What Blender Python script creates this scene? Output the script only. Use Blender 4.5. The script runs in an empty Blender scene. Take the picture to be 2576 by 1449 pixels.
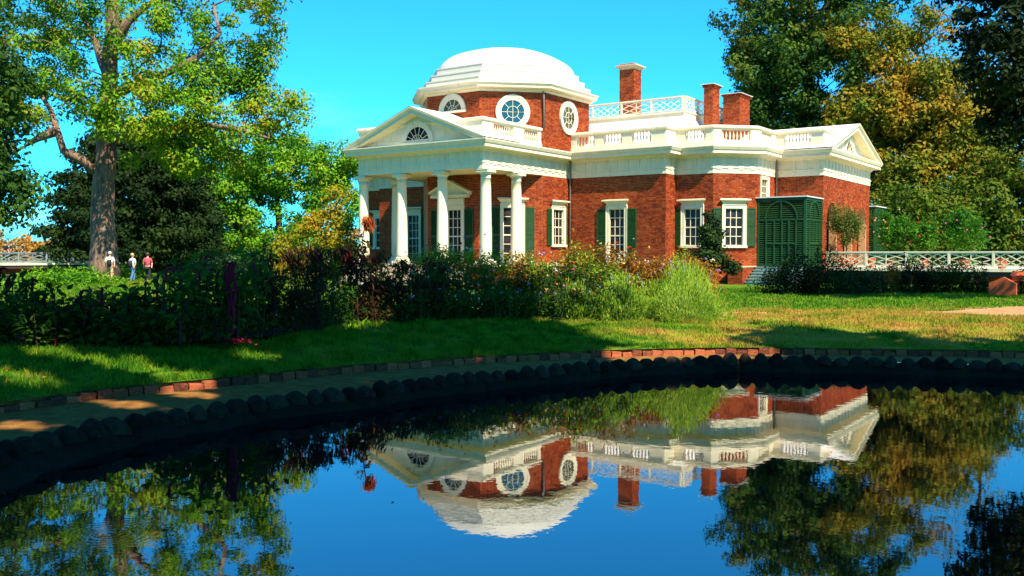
import bpy, math, random
import numpy as np
from mathutils import Vector, Matrix
random.seed(11)
rng = np.random.default_rng(11)
sc = bpy.context.scene
COL = sc.collection
R = math.radians
# ------------------------------------------------------------------ camera
# world axes: X runs south along the house, Y runs east (away), Z up, lawn at Z = 0
YAW = R(34.7); EYE = 1.6; FPX = 2364.0
cam = bpy.data.cameras.new('camera'); cam.sensor_width = 36; cam.lens = 36 * FPX / 2576
cam.clip_start = 0.1; cam.clip_end = 6000
camo = bpy.data.objects.new('camera', cam); COL.objects.link(camo)
camo.location = (0, 0, EYE); camo.rotation_euler = (math.pi / 2 - math.atan2(84.5, FPX), 0, YAW)
sc.camera = camo
# ------------------------------------------------------------------ sky, sun, exposure
SUN = Vector((0.588, -0.225, 0.777)).normalized()
w = bpy.data.worlds.new('World'); sc.world = w; w.use_nodes = True
nt = w.node_tree; nt.nodes.clear()
sky = nt.nodes.new('ShaderNodeTexSky'); sky.sky_type = 'NISHITA'; sky.sun_disc = False
sky.sun_elevation = math.asin(SUN.z); sky.sun_rotation = math.atan2(SUN.x, SUN.y)
sky.altitude = 260; sky.air_density = 1.0; sky.dust_density = 0.5; sky.ozone_density = 1.6
grade = nt.nodes.new('ShaderNodeVectorMath'); grade.operation = 'MULTIPLY'
grade.inputs[1].default_value = (0.21, 1.72, 2.7)
bg = nt.nodes.new('ShaderNodeBackground'); bg.inputs[1].default_value = 0.052
wo = nt.nodes.new('ShaderNodeOutputWorld')
tc = nt.nodes.new('ShaderNodeTexCoord'); mpw = nt.nodes.new('ShaderNodeMapping'); mpw.inputs['Scale'].default_value = (2.2, 2.2, 9.0)
cn = nt.nodes.new('ShaderNodeTexNoise'); cn.inputs['Scale'].default_value = 2.0; cn.inputs['Detail'].default_value = 7; cn.inputs['Roughness'].default_value = .6
nt.links.new(tc.outputs['Generated'], mpw.inputs[0]); nt.links.new(mpw.outputs[0], cn.inputs['Vector'])
cr = nt.nodes.new('ShaderNodeMapRange'); cr.inputs[1].default_value = .5; cr.inputs[2].default_value = .78; nt.links.new(cn.outputs[0], cr.inputs[0])
sx = nt.nodes.new('ShaderNodeSeparateXYZ'); nt.links.new(tc.outputs['Generated'], sx.inputs[0])
em = nt.nodes.new('ShaderNodeMapRange'); em.inputs[1].default_value = .20; em.inputs[2].default_value = .02; em.inputs[3].default_value = 0; em.inputs[4].default_value = .75; nt.links.new(sx.outputs[2], em.inputs[0])
cm = nt.nodes.new('ShaderNodeMath'); cm.operation = 'MULTIPLY'; nt.links.new(cr.outputs[0], cm.inputs[0]); nt.links.new(em.outputs[0], cm.inputs[1])
mixw = nt.nodes.new('ShaderNodeMix'); mixw.data_type = 'RGBA'; mixw.inputs[7].default_value = (6.2, 7.6, 8.4, 1); nt.links.new(cm.outputs[0], mixw.inputs[0])
nt.links.new(sky.outputs[0], grade.inputs[0]); nt.links.new(grade.outputs[0], mixw.inputs[6]); nt.links.new(mixw.outputs[2], bg.inputs[0]); nt.links.new(bg.outputs[0], wo.inputs[0])
sl = bpy.data.lights.new('sun', 'SUN'); sl.energy = 5.0; sl.angle = R(0.55); sl.color = (1.0, 0.91, 0.73)
so = bpy.data.objects.new('sun', sl); COL.objects.link(so)
so.rotation_euler = SUN.to_track_quat('Z', 'Y').to_euler(); so.location = (40, -15, 60)
vs = sc.view_settings; vs.view_transform = 'Standard'; vs.look = 'None'; vs.gamma = 1.0
vs.exposure = 1.2
sc.cycles.max_bounces = 6; sc.cycles.transparent_max_bounces = 4
sc.cycles.sample_clamp_indirect = 6

# ------------------------------------------------------------------ helpers
FW = np.array([-math.sin(YAW), math.cos(YAW)]); RT = np.array([math.cos(YAW), math.sin(YAW)])
def pos(u, d, z=0.0):
    """ground position that lies d metres ahead and u (photo column) across"""
    p = FW * d + RT * (u - 1288) / FPX * d
    return Vector((p[0], p[1], z))
def hz(v, d): return EYE + (640 - v) / FPX * d

class MB:
    def __init__(s): s.v = []; s.f = []
    def add(s, vs, fs):
        b = len(s.v); s.v += [tuple(p) for p in vs]; s.f += [tuple(b + i for i in f) for f in fs]; return s
    def box(s, x0, x1, y0, y1, z0, z1):
        return s.add([(x0,y0,z0),(x1,y0,z0),(x1,y1,z0),(x0,y1,z0),(x0,y0,z1),(x1,y0,z1),(x1,y1,z1),(x0,y1,z1)],
                     [(0,3,2,1),(4,5,6,7),(0,1,5,4),(1,2,6,5),(2,3,7,6),(3,0,4,7)])
    def fbox(s, fr, s0, s1, d0, d1, z0, z1):
        c = [fr.P(s0,d0,z0),fr.P(s1,d0,z0),fr.P(s1,d1,z0),fr.P(s0,d1,z0),fr.P(s0,d0,z1),fr.P(s1,d0,z1),fr.P(s1,d1,z1),fr.P(s0,d1,z1)]
        return s.add(c, [(0,1,2,3),(4,7,6,5),(0,4,5,1),(1,5,6,2),(2,6,7,3),(3,7,4,0)])
    def beam(s, a, b, w, h=None, up=(0,0,1)):
        a = Vector(a); b = Vector(b); h = h or w; t = (b - a).normalized(); u = Vector(up)
        if abs(t.dot(u)) > .98: u = Vector((1,0,0))
        sd = t.cross(u).normalized() * w / 2; uu = sd.cross(t).normalized() * h / 2
        c = [a-sd-uu, a+sd-uu, a+sd+uu, a-sd+uu, b-sd-uu, b+sd-uu, b+sd+uu, b-sd+uu]
        return s.add(c, [(0,1,2,3),(4,7,6,5),(0,4,5,1),(1,5,6,2),(2,6,7,3),(3,7,4,0)])
    def prism(s, poly, z0, z1):
        n = len(poly); b = [(p[0],p[1],z0) for p in poly] + [(p[0],p[1],z1) for p in poly]
        return s.add(b, [tuple(range(n))[::-1], tuple(range(n, 2*n))] + [(i,(i+1)%n,n+(i+1)%n,n+i) for i in range(n)])
    def lathe(s, cx, cy, prof, n=20, cap=True):
        vs = []; fs = []; m = len(prof)
        for r, z in prof:
            for i in range(n):
                a = 2*math.pi*i/n; vs.append((cx+r*math.cos(a), cy+r*math.sin(a), z))
        for j in range(m-1):
            for i in range(n): fs.append((j*n+i, j*n+(i+1)%n, (j+1)*n+(i+1)%n, (j+1)*n+i))
        if cap: fs += [tuple(range(n))[::-1], tuple((m-1)*n+i for i in range(n))]
        return s.add(vs, fs)
    def tube(s, pts, rad, n=7, cap=True):
        pts = [Vector(p) for p in pts]; m = len(pts); vs = []; fs = []
        if not hasattr(rad, '__len__'): rad = [rad]*m
        ref = Vector((.31,.77,.55))
        for i, p in enumerate(pts):
            t = (pts[min(i+1,m-1)] - pts[max(i-1,0)])
            t = t.normalized() if t.length > 1e-6 else Vector((0,0,1))
            a = t.cross(ref); a = a.normalized() if a.length > .05 else t.cross(Vector((1,0,0))).normalized()
            b = t.cross(a)
            for k in range(n):
                q = 2*math.pi*k/n; vs.append(p + (a*math.cos(q) + b*math.sin(q))*rad[i])
        for i in range(m-1):
            for k in range(n): fs.append((i*n+k, i*n+(k+1)%n, (i+1)*n+(k+1)%n, (i+1)*n+k))
        if cap: fs += [tuple(range(n))[::-1], tuple((m-1)*n+k for k in range(n))]
        return s.add(vs, fs)
    def sweep(s, path, prof, closed=True):
        n = len(path); m = len(prof); vs = []; fs = []
        for d, z in prof:
            for p in offset(path, d, closed): vs.append((p[0], p[1], z))
        for j in range(m-1):
            for i in range(n if closed else n-1):
                k = (i+1) % n; fs.append((j*n+i, j*n+k, (j+1)*n+k, (j+1)*n+i))
        if not closed:
            fs += [tuple(j*n for j in range(m))[::-1], tuple(j*n+n-1 for j in range(m))]
        return s.add(vs, fs)
    def build(s, name, mat, parent=None, smooth=False, kind=None):
        me = bpy.data.meshes.new(name); me.from_pydata(s.v, [], s.f); me.materials.append(mat)
        if smooth: me.polygons.foreach_set('use_smooth', [True]*len(me.polygons))
        me.update(); return link(name, me, parent, kind)

def offset(path, d, closed=True):
    """outward (to the right of travel) mitred offset of a 2D polyline"""
    n = len(path); out = []
    for i in range(n):
        p = Vector(path[i][:2]); a = Vector(path[(i-1) % n][:2]); b = Vector(path[(i+1) % n][:2])
        if not closed and i == 0: t = (b-p).normalized(); out.append(p + Vector((t.y,-t.x))*d); continue
        if not closed and i == n-1: t = (p-a).normalized(); out.append(p + Vector((t.y,-t.x))*d); continue
        t0 = (p-a).normalized(); t1 = (b-p).normalized(); n0 = Vector((t0.y,-t0.x)); n1 = Vector((t1.y,-t1.x))
        m = (n0+n1); out.append(p + m * (d / max(.25, 1 + n0.dot(n1))))
    return out

class Fr:
    """frame on a wall: s along it, d outward, z up"""
    def __init__(s, A, B):
        s.o = Vector(A); s.b = Vector(B); s.L = (s.b - s.o).length; s.t = (s.b - s.o).normalized(); s.n = Vector((s.t.y, -s.t.x))
    def P(s, a, d, z): q = s.o + s.t*a + s.n*d; return Vector((q.x, q.y, z))

WORLDINV = {}
def link(name, me, parent=None, kind=None):
    o = bpy.data.objects.new(name, me); COL.objects.link(o)
    if parent is not None: setp(o, parent)
    if kind: o['kind'] = kind
    return o
def setp(o, parent):
    o.parent = parent
    if parent.name in WORLDINV: o.matrix_parent_inverse = Matrix.Translation(-WORLDINV[parent.name])
def tag(o, label, cat, group=None):
    o['label'] = label; o['category'] = cat
    if group: o['group'] = group
    return o
def thing(name, loc, label, cat, group=None):
    o = bpy.data.objects.new(name, None); COL.objects.link(o); o.location = loc; o.empty_display_size = .2
    WORLDINV[o.name] = Vector(loc); return tag(o, label, cat, group)
def npmesh(name, v, f, mat, parent=None, kind=None, smooth=False):
    me = bpy.data.meshes.new(name); v = np.asarray(v, np.float32); f = np.asarray(f, np.int32); k = f.shape[1]
    me.vertices.add(len(v)); me.vertices.foreach_set('co', v.ravel())
    me.loops.add(f.size); me.loops.foreach_set('vertex_index', f.ravel())
    me.polygons.add(len(f)); me.polygons.foreach_set('loop_start', np.arange(0, f.size, k, dtype=np.int32))
    me.polygons.foreach_set('loop_total', np.full(len(f), k, np.int32))
    if smooth: me.polygons.foreach_set('use_smooth', np.ones(len(f), bool))
    me.materials.append(mat); me.update(calc_edges=True); return link(name, me, parent, kind)

# ------------------------------------------------------------------ materials
def ramp(nt, cols, fac):
    r = nt.nodes.new('ShaderNodeValToRGB'); e = r.color_ramp.elements
    while len(e) < len(cols): e.new(0.5)
    for i, c in enumerate(cols):
        p = i/(len(cols)-1) if len(c) == 3 else c[3]
        e[i].position = p; e[i].color = (*c[:3], 1)
    nt.links.new(fac, r.inputs[0]); return r.outputs[0]
def M(name, cols, rough=.7, scale=6, detail=4, island=False, objrand=False, bump=0, bscale=30, spec=.3, transl=0, stretch=None, sheen=0, metal=0):
    """procedural material: colours blended by noise (or by random piece), with optional fine relief and leaf translucency"""
    m = bpy.data.materials.new(name); m.use_nodes = True; nt = m.node_tree; L = nt.links; N = nt.nodes
    b = N['Principled BSDF']; b.inputs['Roughness'].default_value = rough; b.inputs['Specular IOR Level'].default_value = spec; b.inputs['Metallic'].default_value = metal
    geo = N.new('ShaderNodeNewGeometry'); mp = N.new('ShaderNodeMapping'); mp.inputs['Scale'].default_value = stretch or (1,1,1)
    L.new(geo.outputs['Position'], mp.inputs[0])
    nz = N.new('ShaderNodeTexNoise'); nz.inputs['Scale'].default_value = scale; nz.inputs['Detail'].default_value = detail; nz.inputs['Roughness'].default_value = .65
    L.new(mp.outputs[0], nz.inputs['Vector'])
    mr = N.new('ShaderNodeMapRange'); mr.inputs[1].default_value = .28; mr.inputs[2].default_value = .72; L.new(nz.outputs[0], mr.inputs[0]); fac = mr.outputs[0]
    if island or objrand:
        add = N.new('ShaderNodeMath'); add.operation = 'ADD'
        if objrand:
            oi = N.new('ShaderNodeObjectInfo'); L.new(oi.outputs['Random'], add.inputs[0])
        else:
            iw = N.new('ShaderNodeMath'); iw.operation = 'MULTIPLY'; iw.inputs[1].default_value = .5 if transl else 1.0; L.new(geo.outputs['Random Per Island'], iw.inputs[0]); L.new(iw.outputs[0], add.inputs[0])
        sub = N.new('ShaderNodeMath'); sub.operation = 'MULTIPLY_ADD'; sub.inputs[1].default_value = 1.0 if transl else .7; sub.inputs[2].default_value = -.25 if transl else -.35
        L.new(fac, sub.inputs[0]); L.new(sub.outputs[0], add.inputs[1]); fac = add.outputs[0]
    c = ramp(nt, cols, fac); L.new(c, b.inputs['Base Color'])
    if bump:
        n2 = N.new('ShaderNodeTexNoise'); n2.inputs['Scale'].default_value = bscale; n2.inputs['Detail'].default_value = 5; L.new(mp.outputs[0], n2.inputs['Vector'])
        bp = N.new('ShaderNodeBump'); bp.inputs['Strength'].default_value = bump; bp.inputs['Distance'].default_value = .03; L.new(n2.outputs[0], bp.inputs['Height']); L.new(bp.outputs[0], b.inputs['Normal'])
    if transl:
        tr = N.new('ShaderNodeBsdfTranslucent'); L.new(c, tr.inputs[0]); mx = N.new('ShaderNodeMixShader'); mx.inputs[0].default_value = transl
        L.new(b.outputs[0], mx.inputs[1]); L.new(tr.outputs[0], mx.inputs[2]); L.new(mx.outputs[0], N['Material Output'].inputs[0])
    return m
BRC = [(.15,.018,.005),(.25,.032,.006),(.31,.046,.008),(.37,.075,.016)]
m_brick = M('brick_red', BRC, .85, 1.1, 9, island=True, bump=.3, bscale=60, spec=.15)
m_brick1 = M('brick_red_single', BRC, .85, 1.1, 9, objrand=True, bump=.3, bscale=60, spec=.15)
m_mortar = M('lime_mortar', [(.38,.18,.08),(.52,.29,.14)], .95, 3, spec=.1)
m_white = M('cream_white_paint', [(.46,.37,.22,0),(.68,.59,.40,.22),(.76,.67,.46,1)], .6, 2.4, detail=8, bump=.08, bscale=40, spec=.2, stretch=(1.6,1.6,.35))
m_roof = M('weathered_white_roof', [(.80,.74,.66),(.76,.70,.60),(.55,.33,.22)], .7, 1.4, stretch=(1,1,.6))
m_dome = M('white_dome_paint', [(.50,.44,.33,0),(.60,.55,.44,.2),(.64,.59,.49,1)], .55, 1.6, detail=8, stretch=(1.5,1.5,.5))
m_stone = M('tan_stone', [(.40,.28,.17),(.55,.42,.28)], .85, 5, bump=.2)
m_glass = M('dark_window_glass', [(.004,.004,.005),(.014,.012,.013),(.05,.035,.035)], .12, 2.2, spec=.16)  # lighter noise patches in the colour stand in for uneven reflections
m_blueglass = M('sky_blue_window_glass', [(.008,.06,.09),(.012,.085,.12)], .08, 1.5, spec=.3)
m_grnglass = M('greenish_window_glass', [(.05,.055,.03),(.10,.10,.055)], .1, 2.5, spec=.25)
m_green = M('dark_green_paint', [(.006,.042,.007),(.010,.066,.011)], .5, 4, spec=.4)
m_pipe = M('weathered_downspout', [(.10,.08,.07),(.22,.18,.15)], .5, 5)
m_tread = M('grey_green_tread', [(.16,.24,.20),(.26,.34,.29)], .7, 6)
m_lead = M('pale_lead_flashing', [(.5,.5,.47),(.72,.70,.64)], .5, 3)
m_shade_rail = M('shade_grey_rail_paint', [(.16,.19,.20),(.24,.27,.27)], .7, 3)  # tree shade on the far railing is mixed into this paint colour
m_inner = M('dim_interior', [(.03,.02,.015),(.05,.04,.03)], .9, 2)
m_edge = M('edging_brick', [(.09,.028,.016),(.26,.065,.025),(.40,.11,.042)], .9, 25, objrand=True, bump=.6, bscale=40, spec=.15)
m_cop = M('mossy_pond_stone', [(.010,.007,.004),(.024,.017,.010),(.046,.031,.018)], .9, 14, objrand=True, bump=.8, bscale=30, spec=.06)
m_bank = M('dark_wet_bank', [(.006,.006,.004),(.016,.014,.010),(.012,.018,.005)], .9, 5, bump=.8, bscale=18, spec=.06)
m_dirt = M('tan_gravel_path', [(.12,.05,.012),(.22,.10,.024),(.30,.15,.04)], .95, 4, detail=8, bump=.5, bscale=60, spec=.05)
m_walk = M('orange_tan_walk', [(.30,.14,.045),(.42,.23,.09)], .95, 1.2, detail=8, bump=.3, bscale=40)
m_terra = M('terracotta', [(.36,.055,.014),(.52,.11,.03)], .8, 5, bump=.2)
m_soil = M('dark_garden_soil', [(.025,.014,.008),(.06,.034,.018)], .95, 6, bump=.8, bscale=12)
m_bark = M('furrowed_bark', [(.055,.035,.025),(.17,.10,.065),(.34,.20,.13)], .9, 2.2, detail=7, stretch=(2.2,2.2,.45), bump=1.0, bscale=7)
m_bark2 = M('dark_bark', [(.02,.015,.011),(.07,.048,.034)], .95, 3, stretch=(2,2,.5), bump=.8, bscale=8)
m_stem = M('green_stem', [(.03,.05,.012),(.07,.09,.025)], .8, 5)
m_rstem = M('red_brown_stem', [(.06,.015,.012),(.10,.03,.02)], .8, 5)
def leafm(name, cols, tr=.38, sc_=.35): return M(name, cols, .65, sc_, island=True, transl=tr, spec=.08)
lf_tulip = leafm('tulip_leaves', [(.03,.09,.004),(.075,.19,.006),(.14,.28,.009),(.22,.30,.010),(.32,.20,.012)], .25)
lf_green = leafm('bright_green_leaves', [(.035,.12,.006),(.08,.22,.008),(.15,.32,.012),(.26,.30,.016)], .25)
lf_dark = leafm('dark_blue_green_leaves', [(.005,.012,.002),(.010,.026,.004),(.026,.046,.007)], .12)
lf_edge = leafm('left_edge_leaves', [(.012,.035,.006),(.035,.085,.010),(.09,.15,.012)], .3)
lf_gold = leafm('golden_leaves', [(.12,.15,.006),(.30,.24,.010),(.40,.19,.012)], .3)
lf_orange = leafm('far_orange_leaves', [(.26,.13,.02),(.45,.20,.03),(.40,.28,.06)], .3)
lf_maple = leafm('dark_maple_leaves', [(.010,.038,.008),(.028,.075,.010),(.07,.13,.012),(.20,.13,.014)], .25, .18)
lf_rust = leafm('rust_orange_leaves', [(.05,.09,.008),(.12,.15,.010),(.25,.18,.012),(.33,.165,.012)], .25, .22)
lf_olive = leafm('olive_green_leaves', [(.018,.045,.004),(.05,.095,.006),(.10,.14,.009),(.17,.11,.010)], .25, .22)
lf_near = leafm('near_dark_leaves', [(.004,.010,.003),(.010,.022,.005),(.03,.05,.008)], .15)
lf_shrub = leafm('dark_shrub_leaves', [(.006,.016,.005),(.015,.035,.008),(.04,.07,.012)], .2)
lf_citrus = leafm('citrus_leaves', [(.02,.09,.008),(.06,.20,.014),(.12,.27,.02)], .4)
lf_oliv2 = leafm('grey_green_leaves', [(.05,.085,.012),(.10,.14,.022),(.17,.20,.04)], .3)
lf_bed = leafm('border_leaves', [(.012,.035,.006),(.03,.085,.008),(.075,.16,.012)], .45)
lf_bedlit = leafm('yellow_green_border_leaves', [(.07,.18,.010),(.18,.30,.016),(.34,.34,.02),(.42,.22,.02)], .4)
lf_amar = leafm('amaranth_leaves', [(.018,.05,.006),(.035,.10,.008),(.10,.20,.014)], .5)
lf_bronze = leafm('bronze_plume_leaves', [(.03,.014,.006),(.07,.03,.010),(.10,.07,.014)], .3)
lf_flame = leafm('flame_plume_leaves', [(.20,.025,.008),(.42,.08,.012),(.50,.16,.02)], .4)
lf_lav = leafm('lavender_leaves', [(.17,.30,.018),(.32,.48,.035),(.48,.56,.09)], .35)
lf_mag = leafm('magenta_tassel', [(.08,.003,.008),(.18,.006,.018),(.30,.015,.04)], .15)
lf_rustb = leafm('rusty_border_leaves', [(.14,.09,.014),(.32,.14,.016),(.46,.20,.02),(.24,.26,.02)], .4)
fl = {k: leafm('petals_'+k, [tuple(x*.75 for x in c), c], .2) for k, c in dict(pink=(.62,.09,.28), red=(.65,.03,.02), orange=(.75,.22,.03), yellow=(.80,.62,.14), white=(.78,.74,.62), violet=(.32,.26,.66), salmon=(.70,.30,.20)).items()}

# lawn: green with straw patches, shared by the ground and the blades
def lawn_mat(name, mul, tr):
    m = bpy.data.materials.new(name); m.use_nodes = True; nt = m.node_tree; L = nt.links; N = nt.nodes; b = N['Principled BSDF']
    b.inputs['Roughness'].default_value = .75; b.inputs['Specular IOR Level'].default_value = .05
    geo = N.new('ShaderNodeNewGeometry')
    def noise(s, d=4):
        n = N.new('ShaderNodeTexNoise'); n.inputs['Scale'].default_value = s; n.inputs['Detail'].default_value = d; L.new(geo.outputs['Position'], n.inputs['Vector']); return n.outputs[0]
    g = ramp(nt, [tuple(mul*x for x in c[:3])+c[3:] for c in [(.012,.045,.004,0),(.04,.125,.006,.42),(.09,.19,.008,.55),(.22,.22,.014,.75)]], noise(3.4, 8))
    y = ramp(nt, [tuple(mul*x for x in c) for c in [(.15,.12,.015),(.38,.20,.045),(.22,.24,.015),(.42,.17,.05)]], noise(1.7, 7))
    # dry belt: how far ahead of the pond a point lies on the open lawn (worn by walkers)
    sp = N.new('ShaderNodeSeparateXYZ'); L.new(geo.outputs['Position'], sp.inputs[0])
    def lin(a, bb, c):
        p = N.new('ShaderNodeMath'); p.operation = 'MULTIPLY'; p.inputs[1].default_value = a; L.new(sp.outputs[0], p.inputs[0])
        q = N.new('ShaderNodeMath'); q.operation = 'MULTIPLY_ADD'; q.inputs[1].default_value = bb; L.new(sp.outputs[1], q.inputs[0]); L.new(p.outputs[0], q.inputs[2])
        r = N.new('ShaderNodeMath'); r.operation = 'ADD'; r.inputs[1].default_value = c; L.new(q.outputs[0], r.inputs[0]); return r.outputs[0]
    def mrange(x, a, bb):
        r = N.new('ShaderNodeMapRange'); r.inputs[1].default_value = a; r.inputs[2].default_value = bb; L.new(x, r.inputs[0]); return r.outputs[0]
    def mul_(a, bb):
        p = N.new('ShaderNodeMath'); p.operation = 'MULTIPLY'; L.new(a, p.inputs[0]); L.new(bb, p.inputs[1]); return p.outputs[0]
    ahead = lin(FW[0], FW[1], 0); side = lin(RT[0], RT[1], 0)
    belt = mul_(mul_(mrange(ahead, 18.0, 20.5), mrange(ahead, 27.8, 26.3)), mrange(side, 0.5, 5.5))
    nb = N.new('ShaderNodeMath'); nb.operation = 'MULTIPLY_ADD'; nb.inputs[1].default_value = 5.0; nb.inputs[2].default_value = -2.7; L.new(noise(.75, 6), nb.inputs[0])
    s1 = N.new('ShaderNodeMath'); s1.operation = 'MULTIPLY_ADD'; s1.inputs[1].default_value = 1.15; L.new(belt, s1.inputs[0]); L.new(nb.outputs[0], s1.inputs[2]); s1.use_clamp = True
    mx = N.new('ShaderNodeMix'); mx.data_type = 'RGBA'; L.new(s1.outputs[0], mx.inputs[0]); L.new(g, mx.inputs[6]); L.new(y, mx.inputs[7])
    L.new(mx.outputs[2], b.inputs['Base Color'])
    if tr:
        t = N.new('ShaderNodeBsdfTranslucent'); L.new(mx.outputs[2], t.inputs[0]); ms = N.new('ShaderNodeMixShader'); ms.inputs[0].default_value = tr
        L.new(b.outputs[0], ms.inputs[1]); L.new(t.outputs[0], ms.inputs[2]); L.new(ms.outputs[0], N['Material Output'].inputs[0])
    else:
        bp = N.new('ShaderNodeBump'); bp.inputs['Strength'].default_value = .6; bp.inputs['Distance'].default_value = .04; L.new(noise(25, 5), bp.inputs['Height']); L.new(bp.outputs[0], b.inputs['Normal'])
    return m
m_lawn = lawn_mat('lawn_ground', .85, 0)
m_blade = lawn_mat('grass_blades', 1.25, .35)
# water
def water_mat():
    m = bpy.data.materials.new('still_pond_water'); m.use_nodes = True; nt = m.node_tree; L = nt.links; N = nt.nodes; b = N['Principled BSDF']
    b.inputs['Base Color'].default_value = (.002,.004,.006,1); b.inputs['Roughness'].default_value = .012; b.inputs['IOR'].default_value = 3.5
    geo = N.new('ShaderNodeNewGeometry'); mp = N.new('ShaderNodeMapping'); L.new(geo.outputs['Position'], mp.inputs[0])
    n1 = N.new('ShaderNodeTexNoise'); n1.inputs['Scale'].default_value = 5; n1.inputs['Detail'].default_value = 3; L.new(mp.outputs[0], n1.inputs['Vector'])
    n2 = N.new('ShaderNodeTexNoise'); n2.inputs['Scale'].default_value = .45; n2.inputs['Detail'].default_value = 2; L.new(mp.outputs[0], n2.inputs['Vector'])
    a = N.new('ShaderNodeMath'); a.operation = 'MULTIPLY'; L.new(n1.outputs[0], a.inputs[0]); L.new(n2.outputs[0], a.inputs[1])
    # rings of a fish rising on the left
    sub = N.new('ShaderNodeVectorMath'); sub.operation = 'DISTANCE'; p = pos(262, 7.75, -.73); sub.inputs[1].default_value = p; L.new(geo.outputs['Position'], sub.inputs[0])
    sn = N.new('ShaderNodeMath'); sn.operation = 'MULTIPLY'; sn.inputs[1].default_value = 95; L.new(sub.outputs['Value'], sn.inputs[0])
    si = N.new('ShaderNodeMath'); si.operation = 'SINE'; L.new(sn.outputs[0], si.inputs[0])
    fo = N.new('ShaderNodeMapRange'); fo.inputs[1].default_value = .55; fo.inputs[2].default_value = .1; fo.inputs[3].default_value = 0; fo.inputs[4].default_value = .12; L.new(sub.outputs['Value'], fo.inputs[0])
    ri = N.new('ShaderNodeMath'); ri.operation = 'MULTIPLY'; L.new(si.outputs[0], ri.inputs[0]); L.new(fo.outputs[0], ri.inputs[1])
    ad = N.new('ShaderNodeMath'); ad.operation = 'ADD'; L.new(a.outputs[0], ad.inputs[0]); L.new(ri.outputs[0], ad.inputs[1])
    bp = N.new('ShaderNodeBump'); bp.inputs['Strength'].default_value = .05; bp.inputs['Distance'].default_value = .02; L.new(ad.outputs[0], bp.inputs['Height']); L.new(bp.outputs[0], b.inputs['Normal'])
    return m
m_water = water_mat()

# ------------------------------------------------------------------ the setting: lawn, pond, paths
def catmull(P, n=10):
    out = []; k = len(P)
    for i in range(k):
        p0, p1, p2, p3 = (Vector(P[(i+j-1) % k]) for j in range(4))
        for s in range(n):
            t = s/n; out.append(.5*((2*p1)+(p2-p0)*t+(2*p0-5*p1+4*p2-p3)*t*t+(3*p1-p0-3*p2+p3)*t**3))
    return out
def resample(P, step, closed=True):
    Q = list(P) + ([P[0]] if closed else []); L = [0]
    for a, b in zip(Q, Q[1:]): L.append(L[-1] + (b-a).length)
    n = int(round(L[-1]/step)); out = []; j = 0
    for i in range(n):
        s = L[-1]*i/n
        while L[j+1] < s: j += 1
        f = (s-L[j])/max(1e-9, L[j+1]-L[j]); out.append(Q[j].lerp(Q[j+1], f))
    return out
RIM = catmull([(-8.10,4.1),(-8.38,5.1),(-8.42,6.1),(-8.34,7.1),(-8.12,8.0),(-7.95,9.3),(-7.62,10.6),(-7.27,11.4),(-6.97,12.35),(-6.5,13.2),(-6.05,13.9),(-5.45,14.45),(-4.2,15.1),(-3.25,15.5),(-2.3,15.8),(-.6,16.0),(1.6,15.2),(3.6,13.2),(4.6,10.4),(4.6,7.2),(3.4,4.0),(1.2,1.7),(-1.6,.8),(-4.4,.9),(-6.6,2.0)], 8)
EDG = catmull([(-10.25,4.2),(-10.42,5.2),(-10.50,6.0),(-10.42,6.8),(-10.22,7.6),(-10.05,8.4),(-9.88,9.3),(-9.65,10.2),(-9.2,11.4),(-8.68,12.4),(-8.1,13.35),(-7.45,14.25),(-6.75,15.05),(-5.9,15.75),(-4.3,16.65),(-3.2,17.2),(-2.0,17.75),(0,18.1),(2.6,17.4),(5.2,15),(6.6,11),(6.6,6.8),(5.2,3),(2.4,.2),(-1.4,-1),(-5,-.9),(-8.2,.8),(-9.6,2.6)], 8)
RIM = [p*1.25 for p in RIM]; EDG = [p*1.205 for p in EDG]
ZE = -.35                                     # the lawn dips to the pond
def ring_mesh(name, A, B, za, zb, mat, **kw):
    n = len(A); v = [(p.x,p.y,za) for p in A] + [(p.x,p.y,zb) for p in B]
    mb = MB(); mb.add(v, [(i,(i+1)%n,n+(i+1)%n,n+i) for i in range(n)]); return mb.build(name, mat, **kw)
edg = resample(EDG, .23); nE = len(edg)
EDA = np.array([(p.x, p.y) for p in edg])
def gz(x, y):
    x = np.atleast_1d(x); y = np.atleast_1d(y); out = np.empty(len(x))
    for i in range(0, len(x), 4000):
        d = np.sqrt(((x[i:i+4000,None]-EDA[None,:,0])**2 + (y[i:i+4000,None]-EDA[None,:,1])**2).min(1)); t = np.clip(d/4.2, 0, 1); out[i:i+4000] = ZE*(1-t*t*(3-2*t))
    return out
# lawn sheet: rings from the brick edging out to the horizon
mb = MB(); cen = Vector((-2, 8)); ringsR = [edg]
for k in range(1, 15): ringsR.append([Vector(q) for q in offset(edg, -.3*k)])
if (ringsR[1][0]-cen).length < (edg[0]-cen).length: ringsR = [edg] + [[Vector(q) for q in offset(edg, .3*k)] for k in range(1, 15)]
for r in (26, 45, 90, 250, 1200, 5000):
    ringsR.append([cen + (p-cen).normalized()*r for p in ringsR[14]])
for k, rg in enumerate(ringsR):
    tt = min(1, k*.3/4.2); zz = ZE*(1-tt*tt*(3-2*tt))
    for p in rg: mb.v.append((p.x, p.y, zz))
for k in range(len(ringsR)-1):
    for i in range(nE): j = (i+1) % nE; mb.f.append((k*nE+i, k*nE+j, (k+1)*nE+j, (k+1)*nE+i))
lawn = mb.build('lawn', m_lawn, kind='structure')
inner = offset([p for p in edg][::-1], -.02)[::-1]
pathn = 260
def res_n(P, n):
    Q = resample(P, .05); return [Q[int(i*len(Q)/n)] for i in range(n)]
def nearest_match(A, B): return [min(B, key=lambda q: (q-p).length_squared) for p in A]
rimF = resample(RIM, .05)
o_edge = res_n(EDG, 400); o_rim = nearest_match(o_edge, rimF)
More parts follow.
